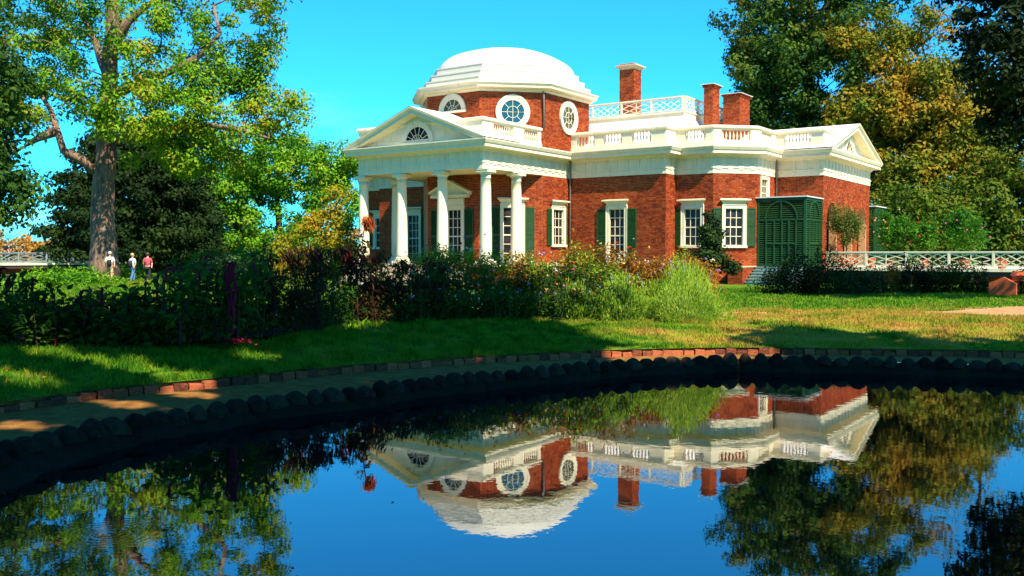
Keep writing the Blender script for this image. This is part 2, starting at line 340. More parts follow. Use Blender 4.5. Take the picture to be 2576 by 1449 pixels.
mb = MB(); n = 400; o_out = [p + (p-Vector((-2,8))).normalized()*.09 for p in o_edge]
for ringp, z in ((o_out, ZE+.003), (o_out, ZE-.155), (o_edge, ZE-.14), (o_rim, ZE-.15)): mb.v += [(p.x,p.y,z) for p in ringp]
for k in range(3):
    for i in range(n): mb.f.append((k*n+i,k*n+(i+1)%n,(k+1)*n+(i+1)%n,(k+1)*n+i))
mb.build('pond_path', m_dirt, kind='structure')
cenR = Vector((-2.2, 10.0))
rimN = res_n(RIM, 400)
bank_low = [p + (cenR-p).normalized()*(.16+.36*min(1,max(0,(9-p.y)/5))+.06*math.sin(i*.37)+.03*math.sin(i*1.3)) for i, p in enumerate(rimN)]
bank_mid = [p + (cenR-p).normalized()*(.10+.04*math.sin(i*.9)) for i, p in enumerate(rimN)]
mb = MB(); n = 400
for ringp, z in ((rimN, ZE-.145), (bank_mid, ZE-.2), (bank_low, -.75), ([p + (cenR-p).normalized()*1.2 for p in rimN], -1.2)):
    for i, p in enumerate(ringp): mb.v.append((p.x, p.y, z + (.012*math.sin(i*2.1)+.01*math.sin(i*.73) if z > -.9 else 0)))
for k in range(3):
    for i in range(n): mb.f.append((k*n+i, k*n+(i+1)%n, (k+1)*n+(i+1)%n, (k+1)*n+i))
mb.f.append(tuple(3*n+i for i in range(n)))
mb.build('pond_bank', m_bank, smooth=True, kind='structure')
wr = [p + (cenR-p).normalized()*.09 for p in rimN]
mb = MB(); mb.add([(p.x,p.y,-.73) for p in wr], [tuple(range(n))]); mb.build('water', m_water, kind='structure')
# rim of rounded stones
rim = thing('pond_rim', (-8.3, 6, -.1), 'curving rim of dark rounded stones set round the pond', 'stone rim')
stone_me = []
for q in range(5):
    mb = MB(); rows = 6; seg = 10; hh = .13 + .01*q
    for j in range(rows+1):
        ph = j/rows*math.pi/2
        for i in range(seg):
            a = 2*math.pi*i/seg; r = math.cos(ph)**(.8+.12*q); wob = 1 + .16*math.sin(2*a+q*1.9) + .08*math.sin(5*a+q) + random.uniform(-.07,.07)
            mb.v.append((.132*r*wob*math.cos(a), .17*r*wob*math.sin(a), -.09 + hh*1.55*math.sin(ph)*random.uniform(.95,1.05)))
    for j in range(rows):
        for i in range(seg): mb.f.append((j*seg+i, j*seg+(i+1)%seg, (j+1)*seg+(i+1)%seg, (j+1)*seg+i))
    me = bpy.data.meshes.new('stone'); me.from_pydata(mb.v, [], mb.f); me.materials.append(m_cop); me.polygons.foreach_set('use_smooth', [True]*len(me.polygons)); stone_me.append(me)
st = resample(RIM, .308)
for i, p in enumerate(st):
    t = st[(i+1) % len(st)] - st[i-1]; o = link('stone', stone_me[random.randrange(5)], rim)
    o.location = (p.x, p.y, ZE-.155+random.uniform(-.012,.008)); o.rotation_euler = (random.uniform(-.12,.12), random.uniform(-.12,.12), math.atan2(t.y, t.x)+random.uniform(-.15,.15))
    s = random.uniform(1.06,1.24); o.scale = (s, s, random.uniform(.68,.88))
# brick edging between path and lawn
eg = thing('brick_edging', (-10.4, 6, 0), 'single course of worn red bricks edging the lawn round the pond path', 'brick edging')
bme = []
for q in range(4):
    j = lambda a: a + random.uniform(-.008,.008); mb = MB(); lx = .106; ly = .06
    c = [(-lx,-ly,-.16),(lx,-ly,-.16),(lx,ly,-.16),(-lx,ly,-.16),(-lx,-ly,.0),(lx,-ly,.0),(lx,ly,.0),(-lx,ly,.0),(-lx*.92,-ly*.85,.018),(lx*.92,-ly*.85,.018),(lx*.92,ly*.85,.018),(-lx*.92,ly*.85,.018)]
    mb.add([tuple(j(x) for x in p) for p in c], [(0,1,5,4),(1,2,6,5),(2,3,7,6),(3,0,4,7),(4,5,9,8),(5,6,10,9),(6,7,11,10),(7,4,8,11),(8,9,10,11)])
    me = bpy.data.meshes.new('edging_brick'); me.from_pydata(mb.v, [], mb.f); me.materials.append(m_edge); bme.append(me)
for i, p in enumerate(edg):
    t = edg[(i+1) % nE] - edg[i-1]; o = link('edging_brick', bme[random.randrange(4)], eg)
    o.location = (p.x+random.uniform(-.012,.012), p.y+random.uniform(-.012,.012), ZE+random.uniform(-.075,-.025)); o.rotation_euler = (random.uniform(-.12,.12), random.uniform(-.08,.08), math.atan2(t.y,t.x)+random.uniform(-.07,.07))
# the winding walk crossing the lawn behind the flower border
def strip(name, pts, wid, z, mat, kind='structure'):
    P = [Vector(p) for p in pts]; mb = MB(); k = len(P)
    for i, p in enumerate(P):
        t = (P[min(i+1,k-1)] - P[max(i-1,0)]).normalized(); nn = Vector((-t.y, t.x)); w_ = wid[i]/2*(1+random.uniform(-.06,.06))
        mb.v += [(p.x-nn.x*w_, p.y-nn.y*w_, z), (p.x+nn.x*w_, p.y+nn.y*w_, z)]
    mb.f = [(2*i,2*i+1,2*i+3,2*i+2) for i in range(k-1)]; return mb.build(name, mat, kind=kind)
wp = []; ww = []
for i in range(40):
    f = i/39; u = 300 + f*2600; d = 25.2 + 1.2*f + .5*math.sin(f*7); p = pos(u, d); wp.append((p.x, p.y)); ww.append(1.2 if u < 2380 else min(5.0, 1.2 + (u-2380)/45))
strip('winding_walk', wp, ww, .004, m_walk)
# ------------------------------------------------------------------ the house
XM = -65.6                                   # north half is the mirror image: x -> XM - x
house = thing('domed_brick_house', (-32.8, 57.7, 0), 'red brick mansion with white octagonal dome, columned portico and balustraded roof', 'house')
S_HALF = [(-28.5,38.55),(-28.5,46.9),(-22.3,46.9),(-22.3,48.15),(-20.1,48.15),(-18.3,50.0),(-18.3,52.9),(-15.6,52.9),(-15.6,62.9),(-18.3,62.9),(-18.3,65.8),(-20.1,67.65),(-22.3,67.65),(-22.3,68.9),(-28.5,68.9)]
PERIM = S_HALF + [(XM-x, y) for x, y in S_HALF[::-1]]
single = []                                  # candidates for bricks that stay objects of their own
def wall(fr, z0, z1, openings=(), bricks=True, arches=(), cand=False, name='wall'):
    """mortar wall with real openings, faced with bricks laid in courses"""
    L = fr.L; mb = MB()
    br = [0, L]; 
    for a, b, c, d in openings: br += [a, b]
    for c, r, zb, zs in arches: br += [c + r*math.sin(t) for t in np.linspace(-math.pi/2, math.pi/2, 13)]
    br = sorted(set(round(x, 4) for x in br if 0 <= x <= L))
    def blocked(s):
        for a, b, c, d in openings:
            if a < s < b: return c, d
        for c, r, zb, zs in arches:
            if abs(s-c) < r: return zb, zs + math.sqrt(r*r-(s-c)**2)
        return None
    D = -.02
    for a, b in zip(br, br[1:]):
        if b-a < 1e-4: continue
        k = blocked((a+b)/2)
        spans = [(z0,z1)] if not k else [(z0,max(z0,k[0])),(k[1],z1)]
        for lo, hi in spans:
            if hi-lo > 1e-3: mb.add([fr.P(a,D,lo),fr.P(b,D,lo),fr.P(b,D,hi),fr.P(a,D,hi)], [(0,1,2,3)])
    for a, b, c, d in openings:
        for q in ([(a,c),(a,d)],[(a,d),(b,d)],[(b,d),(b,c)],[(b,c),(a,c)]):
            (s0,za),(s1,zb) = q; mb.add([fr.P(s0,D,za),fr.P(s1,D,zb),fr.P(s1,-.3,zb),fr.P(s0,-.3,za)], [(0,1,2,3)])
    for c, r, zb, zs in arches:
        pts = [(c-r,zb)] + [(c+r*math.sin(t), zs+r*math.cos(t)) for t in np.linspace(-math.pi/2, math.pi/2, 13)] + [(c+r,zb)]
        for (s0,za),(s1,zz) in zip(pts, pts[1:]): mb.add([fr.P(s0,D,za),fr.P(s1,D,zz),fr.P(s1,-.45,zz),fr.P(s0,-.45,za)], [(0,1,2,3)])
    wo = mb.build(name, m_mortar, house)
    if not bricks: return wo
    ch = .088; bb = MB(); row = 0; z = z0 + .004
    while z + .03 < z1:
        ht = min(ch-.019, z1-z-.004); s = .004; k = 0
        if row % 2: s -= .08
        while s < L-.004:
            ln = .235 if (k+row) % 2 else .112
            a = max(.004, s); b = min(L-.004, s+ln); s += ln + .019; k += 1
            if b-a < .03: continue
            mid = (a+b)/2; hit = False
            for o0, o1, c, d in openings:
                if b > o0 and a < o1 and z+ht > c and z < d:
                    if a < o0 and b > o0: b = o0
                    elif b > o1 and a < o1: a = o1
                    else: hit = True
            for c, r, zb, zs in arches:
                zc = z+ht/2
                if zc > zb and ((abs(mid-c) < r+.16 and zc < zs and abs(mid-c) < r+.05) or (zc >= zs and math.hypot(mid-c, zc-zs) < r+.21)): hit = True
            if hit or b-a < .03: continue
            pr = random.uniform(-.003,.004)
            if cand and z > 1.9: single.append((fr, a, b, z, z+ht, pr, wo, (fr.P(mid,0,z)-Vector((0,0,EYE))).length)); continue
            bb.fbox(fr, a, b, -.04, pr, z, z+ht)
        z += ch; row += 1
    for c, r, zb, zs in arches:                       # ring of voussoirs
        nv = 26
        for i in range(nv):
            t0 = -math.pi/2 + math.pi*i/nv + .008; t1 = -math.pi/2 + math.pi*(i+1)/nv - .008
            p = []
            for dd in (-.04, .006):
                for rr, t in ((r+.005,t0),(r+.005,t1),(r+.2,t1),(r+.2,t0)): p.append(fr.P(c+rr*math.sin(t), dd, zs+rr*math.cos(t)))
            bb.add(p, [(4,5,6,7),(0,1,5,4),(1,2,6,5),(2,3,7,6),(3,0,4,7)])
    bb.build('brickwork', m_brick, wo, kind='stuff')
    return wo

def window(fr, c, w_, z0, z1, cols, rows, hood=True, shut=(), glass=None, cas=.17, sill=True, label=None):
    """cased sash window recessed in its opening: panes, glazing bars, sill, moulded hood"""
    a, b = c-w_/2, c+w_/2; mb = MB()
    for s0, s1, za, zb in ((a-cas,a,z0,z1+cas),(b,b+cas,z0,z1+cas),(a,b,z1,z1+cas)): mb.fbox(fr, s0, s1, -.10, .055, za, zb)
    for s0, s1, za, zb in ((a-cas-.03,a-cas,z0,z1+cas+.03),(b+cas,b+cas+.03,z0,z1+cas+.03),(a-cas,b+cas,z1+cas,z1+cas+.03)): mb.fbox(fr, s0, s1, -.02, .085, za, zb)
    wn = mb.build('window', m_white, house)
    pw = w_/cols; ph = (z1-z0)/rows; g = MB()
    for i in range(cols):
        for j in range(rows):
            p = MB(); p.fbox(fr, a+i*pw+.012, a+(i+1)*pw-.012, -.105, -.09, z0+j*ph+.012, z0+(j+1)*ph-.012); p.build('pane', glass or m_glass, wn)
    for i in range(cols+1): g.fbox(fr, a+i*pw-.017, a+i*pw+.017, -.11, -.062, z0, z1)
    for j in range(rows+1):
        t = .032 if j in (0, rows) or (rows > 3 and j == rows//2) else .017; g.fbox(fr, a, b, -.112, -.058 if t > .02 else -.066, z0+j*ph-t, z0+j*ph+t)
    g.build('glazing_bars', m_white, wn)
    if sill: s = MB(); s.fbox(fr, a-cas-.06, b+cas+.06, -.1, .14, z0-.12, z0-.002); s.build('sill', m_white, wn)
    if hood:
        h = MB(); zt = z1+cas+.032; h.fbox(fr, a-cas, b+cas, -.02, .06, zt, zt+.12)
        P0 = [(.06,zt+.12),(.10,zt+.15),(.13,zt+.20),(.24,zt+.24),(.24,zt+.31),(-.01,zt+.345)]
        ea, eb = a-cas, b+cas; vs_ = []
        for d, z in P0: vs_ += [fr.P(ea-max(0,d-.02),d,z), fr.P(eb+max(0,d-.02),d,z)]
        for d, z in ((-.01,zt+.345),(-.01,zt+.12)): vs_ += [fr.P(ea-.0,d,z), fr.P(eb+.0,d,z)]
        k = len(vs_)//2; h.add(vs_, [(2*i,2*i+1,2*i+3,2*i+2) for i in range(k-1)] + [tuple(2*i for i in range(k)), tuple(2*i+1 for i in range(k))[::-1]])
        h.build('hood', m_white, wn)
    for side, swid in shut:
        s0 = (a-cas-.05-swid) if side < 0 else (b+cas+.05)
        shutter(fr, s0, s0+swid, z0-.03, z1+.02)
    return wn
slatn = [0]
def shutter(fr, a, b, z0, z1):
    mb = MB(); st_ = .055
    for s0, s1, za, zb in ((a,a+st_,z0,z1),(b-st_,b,z0,z1),(a+st_,b-st_,z0,z0+.09),(a+st_,b-st_,z1-.07,z1),(a+st_,b-st_,(z0+z1)/2-.04,(z0+z1)/2+.04)): mb.fbox(fr, s0, s1, .025, .075, za, zb)
    sh = mb.build('shutter', m_green, house)
    back = MB(); back.fbox(fr, a+.02, b-.02, .012, .022, z0+.02, z1-.02); back.build('backing', m_green, sh)
    n = int((z1-z0)/.062); rest = MB()
    for i in range(n):
        z = z0+.07+i*.062
        if z > z1-.1 or abs(z+.02-(z0+z1)/2) < .07: continue
        s = MB(); s.add([fr.P(a+.05,.03,z+.045),fr.P(b-.05,.03,z+.045),fr.P(b-.05,.072,z),fr.P(a+.05,.072,z),fr.P(a+.05,.03,z+.052),fr.P(b-.05,.03,z+.052),fr.P(b-.05,.072,z+.008),fr.P(a+.05,.072,z+.008)], [(0,1,2,3),(4,7,6,5),(2,6,7,3),(0,4,5,1)])
        if slatn[0] < 295: s.build('slat', m_green, sh); slatn[0] += 1
        else: rest.add(s.v, s.f)
    if rest.v: rest.build('slats', m_green, sh, kind='stuff')

def mir(A, B): return Fr((XM-B[0], B[1]), (XM-A[0], A[1]))
# --- walls of the south half of the west front, then their mirror images
WB = 1.05; WT = 6.0
F_W = Fr((-28.45,46.9),(-22.3,46.9)); F_ST = Fr((-22.3,46.9),(-22.3,48.15)); F_B1 = Fr((-22.3,48.15),(-20.1,48.15)); F_B2 = Fr((-20.1,48.15),(-18.3,50.0)); F_B3 = Fr((-18.3,50.0),(-18.3,52.9))
F_P1 = Fr((-18.3,52.9),(-15.6,52.9)); F_P2 = Fr((-15.6,52.9),(-15.6,62.9))
def op(c, w_, z0, z1, cas=.17): return (c-w_/2-cas+.02, c+w_/2+cas-.02, z0, z1+cas-.02)
wall(F_W, 0, WT, [op(3.15,.95,1.16,4.15)], cand=True); window(F_W, 3.15, .95, 1.16, 4.15, 3, 6, shut=((-1,.55),(1,.55)))
wall(F_ST, 0, WT)
wall(F_B1, 0, WT, [op(1.02,.94,2.08,4.1)]); window(F_B1, 1.02, .94, 2.08, 4.1, 3, 4, shut=((-1,.42),))
wall(F_B2, 0, WT, [op(1.22,1.02,2.08,4.1)]); window(F_B2, 1.22, 1.02, 2.08, 4.1, 3, 4, shut=((-1,.48),(1,.52)))
wall(F_B3, 0, WT, [op(1.05,1.0,4.62,5.78,.12)]); window(F_B3, 1.05, 1.0, 4.62, 5.78, 3, 3, hood=False, cas=.12)
wall(F_P1, 0, WT)
ARCH = [(1.75,1.0,.9,3.55),(5.0,1.0,.9,3.55),(8.25,1.0,.9,3.55)]
wall(F_P2, 0, WT, arches=ARCH)
for f_, n_ in ((mir((-28.45,46.9),(-22.3,46.9)),'w'), (mir((-22.3,46.9),(-22.3,48.15)),'st'), (mir((-22.3,48.15),(-20.1,48.15)),'b1'), (mir((-20.1,48.15),(-18.3,50.0)),'b2'), (mir((-18.3,50.0),(-18.3,52.9)),'b3'), (mir((-18.3,52.9),(-15.6,52.9)),'p1'), (mir((-15.6,52.9),(-15.6,62.9)),'p2')):
    L_ = f_.L; ops = []
    if n_ == 'w': ops = [op(L_-3.15,.95,1.16,4.15)]; window(f_, L_-3.15, .95, 1.16, 4.15, 3, 6, shut=((-1,.55),(1,.55)))
    if n_ == 'b1': ops = [op(L_-1.02,.94,2.08,4.1)]; window(f_, L_-1.02, .94, 2.08, 4.1, 3, 4, shut=((-1,.42),(1,.42)))
    wall(f_, 0, WT, ops, bricks=n_ in ('w','b1'))
back = S_HALF[8:] + [(XM-x, y) for x, y in S_HALF[8:][::-1]]
for A_, B_ in zip(back, back[1:]): wall(Fr(A_, B_), 0, WT, bricks=False)
# water table ledge along the south bays
mb = MB(); mb.sweep([(-28.45,46.9),(-22.3,46.9),(-22.3,48.15),(-20.1,48.15),(-18.3,50.0)], [(-.02,.93),(.05,.93),(.05,.99),(-.02,1.03)], False); mb.build('water_table', m_brick, house)
# --- parlour bow under the portico
BOW = [(-28.45,46.9),(-28.45,44.15),(-31.0,41.5),(-34.6,41.5),(-37.15,44.15),(-37.15,46.9)][::-1]
F_NW = Fr(BOW[1],BOW[2]); F_DW = Fr(BOW[2],BOW[3]); F_SW = Fr(BOW[3],BOW[4]); F_SS = Fr(BOW[4],BOW[5]); F_NN = Fr(BOW[0],BOW[1])
wall(F_NN, 1.09, WT, bricks=False); wall(F_NW, 1.09, WT, bricks=False)
wall(F_DW, 1.09, WT, [op(1.8,1.25,1.1,4.15,.2)]); wall(F_SW, 1.09, WT, [op(1.92,1.0,1.16,4.2)]); wall(F_SS, 1.09, WT, [op(1.56,1.1,2.15,4.15)])
window(F_SW, 1.92, 1.0, 1.16, 4.2, 2, 6, shut=((-1,.52),(1,.52)))
window(F_SS, 1.56, 1.1, 2.15, 4.15, 3, 4, shut=((-1,.45),(1,.14)))
dw = window(F_DW, 1.8, 1.25, 1.12, 4.1, 4, 6, hood=False, cas=.22, sill=False, shut=((-1,.62),(1,.62)))
mb = MB(); mb.fbox(F_DW, .95, 2.65, -.02, .10, 4.36, 4.72); mb.fbox(F_DW, .55, 3.05, -.02, .42, 4.75, 4.90)
pp = [(.45,4.90),(3.15,4.90),(3.15,5.0),(1.8,5.62),(.45,5.0)]
for d0, d1, g in ((-.02,.22,.0),):
    vs_ = [F_DW.P(s, d0, z) for s, z in pp] + [F_DW.P(s, d1, z) for s, z in pp]; mb.add(vs_, [(5,6,7,8,9)] + [(i,(i+1)%5,5+(i+1)%5,5+i) for i in range(5)])
for sa, sb in ((.42,1.8),(3.18,1.8)): mb.beam(F_DW.P(sa,.22,5.02), F_DW.P(sb,.22,5.68), .46, .11)
mb.build('door_pediment', m_white, dw)
# --- individual bricks on the sunny wall, the nearest three hundred; the rest joined
single.sort(key=lambda t: t[-1])
rest = MB(); shared = {}
for i, (fr, a, b, z0, z1, pr, wo, _) in enumerate(single):
    if i < 300 and abs((b-a)-.235) < .002 or i < 300 and abs((b-a)-.112) < .002:
        key = round(b-a, 3)
        if key not in shared:
            q = MB(); q.box(-key/2, key/2, -.004, .04, 0, z1-z0); me = bpy.data.meshes.new('brick'); me.from_pydata(q.v, [], q.f); me.materials.append(m_brick1); shared[key] = me
        o = link('brick', shared[key], wo); p = fr.P((a+b)/2, pr, z0); o.location = p; o.rotation_euler = (0, 0, math.atan2(fr.t.y, fr.t.x))
    else: rest.fbox(fr, a, b, -.04, pr, z0, z1)
rest.build('brickwork', m_brick, single[0][6], kind='stuff')
# --- portico: podium, steps, columns, ceiling
mb = MB(); mb.box(-37.75,-27.85,38.0,46.86,0,.97); mb.build('podium', m_brick, house)
mb = MB(); mb.box(-37.85,-27.75,37.9,46.85,.972,1.09); mb.build('portico_floor', m_stone, house)
for i in range(5):
    mb = MB(); mb.box(-36.6,-29.0,37.85-.33*(i+1),37.87-.33*i,0,.93-.17*i); mb.build('step', m_stone, house)
def column(x, y):
    b = MB(); b.box(x-.40,x+.40,y-.40,y+.40,1.092,1.25); b.lathe(x, y, [(.395,1.252),(.41,1.29),(.395,1.34),(.345,1.36),(.345,1.375),(.355,1.41),(.33,1.44),(.315,1.45)], 24)
    s = MB(); s.lathe(x, y, [(.312,1.451),(.305,1.6),(.305,2.6),(.29,3.8),(.268,5.0),(.256,5.48),(.275,5.49),(.275,5.52),(.256,5.53),(.256,5.66)], 28)
    c = MB(); c.lathe(x, y, [(.262,5.662),(.285,5.67),(.285,5.69),(.30,5.70),(.355,5.77),(.36,5.79)], 24); c.box(x-.375,x+.375,y-.375,y+.375,5.792,5.90); c.box(x-.395,x+.395,y-.395,y+.395,5.902,5.94)
    so_ = s.build('column', m_white, house, smooth=True); b.build('base', m_white, so_); c.build('capital', m_white, so_)
    c2 = MB(); c2.box(x-.31,x+.31,y-.31,y+.31,5.942,5.999); c2.build('block', m_white, so_)
for x in (-37.06,-34.22,-31.38,-28.54): column(x+.0, 38.86)
column(-28.82+.28, 41.62); column(-37.06, 41.62)
mb = MB(); mb.box(-37.0,-28.6,38.7,46.85,6.01,6.05); mb.build('portico_ceiling', m_white, house)
# --- entablature all round, triglyphs, balustrade
mb = MB(); mb.sweep(PERIM, [(-.35,6.001),(.03,6.0),(.03,6.27),(.07,6.28),(.07,6.36),(.03,6.365),(.03,6.86),(.09,6.88),(.15,6.98),(.50,7.04),(.54,7.04),(.54,7.20),(.59,7.23),(.66,7.38),(.66,7.43),(-.35,7.50)]); ent = mb.build('entablature', m_white, house)
NV = len(S_HALF)
for i in range(len(PERIM)):
    A_, B_ = PERIM[i], PERIM[(i+1) % len(PERIM)]; fr = Fr(A_, B_)
    if fr.n.x < -.8 or fr.n.y > .3: continue
    if fr.L < 1.5: n = 1
    else: n = max(2, int(round(fr.L/.68)))
    for k in range(n):
        s = fr.L*(k+.5)/n; t = MB()
        for q in (-1, 0, 1): t.fbox(fr, s+q*.098-.037, s+q*.098+.037, .028, .062, 6.366, 6.82)
        t.fbox(fr, s-.145, s+.145, .027, .048, 6.366, 6.82); t.fbox(fr, s-.155, s+.155, .028, .075, 6.82, 6.865); t.fbox(fr, s-.15, s+.15, .03, .062, 6.20, 6.268); t.build('triglyph', m_white, ent)
BAL = MB(); BAL.sweep(PERIM, [(-.22,7.51),(.06,7.47),(.06,7.70),(.03,7.72),(.03,7.80),(-.22,7.80)])
bal = BAL.build('balustrade', m_white, house)
mb = MB(); mb.sweep(PERIM, [(-.24,8.36),(.02,8.36),(.04,8.42),(.10,8.46),(.10,8.56),(.05,8.60),(-.24,8.60),(-.24,8.36)]); mb.build('top_rail', m_white, bal)
bprof = [(.052,7.801),(.052,7.85),(.03,7.86),(.045,7.93),(.062,8.0),(.055,8.06),(.034,8.16),(.03,8.24),(.046,8.27),(.03,8.29),(.05,8.31),(.05,8.359)]
q = MB(); q.lathe(0, 0, bprof, 8); bme_ = bpy.data.meshes.new('baluster'); bme_.from_pydata(q.v, [], q.f); bme_.materials.append(m_white); bme_.polygons.foreach_set('use_smooth', [True]*len(bme_.polygons))
GR = {1:[(.9,2.75),(3.75,5.1),(6.0,7.7)], 2:[(.55,1.75),(2.3,3.5),(4.1,5.3)], 4:[(.55,1.75)], 5:[(.45,2.15)], 6:[(.5,2.2)], 7:[(.45,2.0)], 28:[(1.2,2.9),(4.2,5.4),(6.3,7.5)]}
for i in range(len(PERIM)):
    fr = Fr(PERIM[i], PERIM[(i+1) % len(PERIM)])
    key = {0:1, 1:2, 3:4, 4:5, 5:6, 6:7, 28:28}.get(i); s = 0; spans = []
    for a, b in (GR[key] if key else []):
        spans.append((s+.001, a)); n = max(4, int(round((b-a)/.2)))
        for k in range(n):
            o = link('baluster', bme_, bal); p = fr.P(a+(b-a)*(k+.5)/n, -.09, 0); o.location = p
        s = b
    spans.append((s, fr.L-.001))
    for a, b in spans:
        pd = MB(); pd.fbox(fr, a, b, -.2, .015, 7.801, 8.359); po = pd.build('pedestal', m_white, bal)
# --- pediments (west portico, south end, north end)
def pediment(fr, c, half, za, depth_back, lr, lz, name='pediment'):
    """gable on a front: fr.s along the front; tympanum, raking cornices, roof running back, lunette"""
    z0 = 7.44; t = MB()
    t.add([fr.P(c-half+.2,.02,z0),fr.P(c+half-.2,.02,z0),fr.P(c,.02,za-.16)], [(0,1,2)]); pe = t.build('tympanum', m_white, house)
    rk = MB(); prof = [(.02,-.42),(.10,-.38),(.48,-.30),(.54,-.30),(.54,-.13),(.66,-.02),(.66,.03),(-depth_back,.03)]
    for sg in (-1, 1):
        vs_ = []
        for d, dz in prof: vs_ += [fr.P(c+sg*(half+.1), d, z0+dz+.03), fr.P(c, d, za+dz)]
        k = len(prof); rk.add(vs_, [(2*i,2*i+1,2*i+3,2*i+2) for i in range(k-1)])
    rk.build('raking_cornice', m_white, pe)
    rf = MB(); th = .035
    for sg in (-1, 1):
        rf.add([fr.P(c+sg*(half+.12),.67,z0+.03+th),fr.P(c,.67,za+.03+th),fr.P(c,-depth_back,za+.03+th),fr.P(c+sg*(half+.12),-depth_back,z0+.03+th)], [(0,1,2,3)])
    rf.build('pediment_roof', m_roof, pe)
    lunette(fr, c, lz, lr, pe, .02)
def lunette(fr, c, z, r, par, d, full=False, glass=None, ring=.32, spokes=7):
    """round or half-round window: moulded ring, dark glass, radiating bars"""
    a0, a1 = (0, 2*math.pi) if full else (0, math.pi); n = 40 if full else 24
    P = lambda rr, t, dd: fr.P(c+rr*math.cos(t), d+dd, z+rr*math.sin(t))
    mb = MB(); prof = [(r,-.03),(r,.05),(r+.05,.07),(r+ring*.55,.07),(r+ring*.6,.10),(r+ring,.10),(r+ring,-.03)]; T = [a0+(a1-a0)*i/n for i in range(n+1)]
    vs_ = [P(rr,t,dd) for rr, dd in prof for t in T]; m = n+1
    mb.add(vs_, [(j*m+i,j*m+i+1,(j+1)*m+i+1,(j+1)*m+i) for j in range(len(prof)-1) for i in range(n)])
    if not full: mb.fbox(fr, c-r-ring-.03, c+r+ring+.03, d-.02, d+.13, z-.13, z-.001)
    w_ = mb.build('round_window' if full else 'half_round_window', m_white, house)
    if full:
        for i in range(8):
            t0, t1 = 2*math.pi*i/8, 2*math.pi*(i+1)/8; g = MB(); k = 5; tt = [t0+(t1-t0)*j/k for j in range(k+1)]
            g.add([P(r*.5,t,.014) for t in tt]+[P(r+.01,t,.014) for t in tt], [(j,j+1,k+2+j,k+1+j) for j in range(k)]); g.build('pane', glass or m_glass, w_)
            if i % 2 == 0:
                t1 = 2*math.pi*(i+2)/8; tt = [t0+(t1-t0)*j/k for j in range(k+1)]; g = MB(); g.add([P(0,0,.014)]+[P(r*.5,t,.014) for t in tt], [(0,j+1,j+2) for j in range(k)]); g.build('pane', glass or m_glass, w_)
    else:
        for i in range(spokes):
            t0, t1 = math.pi*i/spokes, math.pi*(i+1)/spokes; g = MB(); k = 3; tt = [t0+(t1-t0)*j/k for j in range(k+1)]
            g.add([P(0,0,.014)]+[P(r+.01,t,.014) for t in tt], [(0,j+1,j+2) for j in range(k)]); g.build('pane', glass or m_glass, w_)
    g = MB(); bw = .016
    for i in range(9 if full else spokes+1):
        t = (2*math.pi*i/8) if full else math.pi*i/spokes
        inn = 0 if (full and i % 2 == 0) else r*.5 if full else r*.14
        g.beam(P(inn,t,.035), P(r,t,.035), bw*1.5, bw*1.5, up=(fr.n.x,fr.n.y,0))
    for k, rr in enumerate((.5,) if full else (.48,.14)):
        tt = [a0+(a1-a0)*i/20 for i in range(21)]
        for ta, tb in zip(tt, tt[1:]): g.beam(P(r*rr,ta,.035), P(r*rr,tb,.035), bw*1.5, bw*1.5, up=(fr.n.x,fr.n.y,0))
    g.build('glazing_bars', m_white, w_)
    return w_
F_PF = Fr((-37.1,38.55),(-28.5,38.55))
pediment(F_PF, 4.3, 4.75, 9.36, 3.2, .80, 7.58)
F_SE = Fr((-15.6,52.9),(-15.6,62.9)); pediment(F_SE, 5.0, 5.4, 9.30, 6.0, .72, 7.58)
F_NE = mir((-15.6,52.9),(-15.6,62.9)); pediment(F_NE, 5.0, 5.4, 9.30, 6.0, .72, 7.58)
# --- roof behind the balustrade, deck with lattice railing
mb = MB(); e0 = (-43.0,-22.6,47.2,68.5); dk = (-41.3,-24.3,53.6,61.6); z0_, z1_ = 7.55, 10.08
A_ = [(e0[0],e0[2]),(e0[1],e0[2]),(e0[1],e0[3]),(e0[0],e0[3])]; B_ = [(dk[0],dk[2]),(dk[1],dk[2]),(dk[1],dk[3]),(dk[0],dk[3])]
mb.add([(x,y,z0_) for x,y in A_]+[(x,y,z1_) for x,y in B_], [(i,(i+1)%4,4+(i+1)%4,4+i) for i in range(4)]); mb.build('roof', m_roof, house)
for sx in (0, 1):
    X = lambda x: XM-x if sx else x
    mb = MB(); mb.add([(X(-23.5),49.2,7.53),(X(-18.6),50.6,7.53),(X(-18.6),65.2,7.53),(X(-23.5),66.6,7.53),(X(-23.6),57.9,8.75),(X(-20.4),57.9,8.6)], [(0,1,5,4),(1,2,5),(2,3,4,5)] if not sx else [(4,5,1,0),(5,2,1),(5,4,3,2)]); mb.build('roof', m_roof, house)
mb = MB(); mb.add([(x,y,7.505) for x,y in offset(PERIM,-.3)], [tuple(range(len(PERIM)))]); mb.build('roof_flat', m_lead, house)
mb = MB(); DK = [(-41.3,53.6),(-24.3,53.6),(-24.3,61.6),(-41.3,61.6)]; mb.sweep(DK, [(-.1,10.05),(.05,10.05),(.05,10.30),(.12,10.34),(.12,10.40),(-8,10.41)]); dko = mb.build('roof_deck', m_white, house)
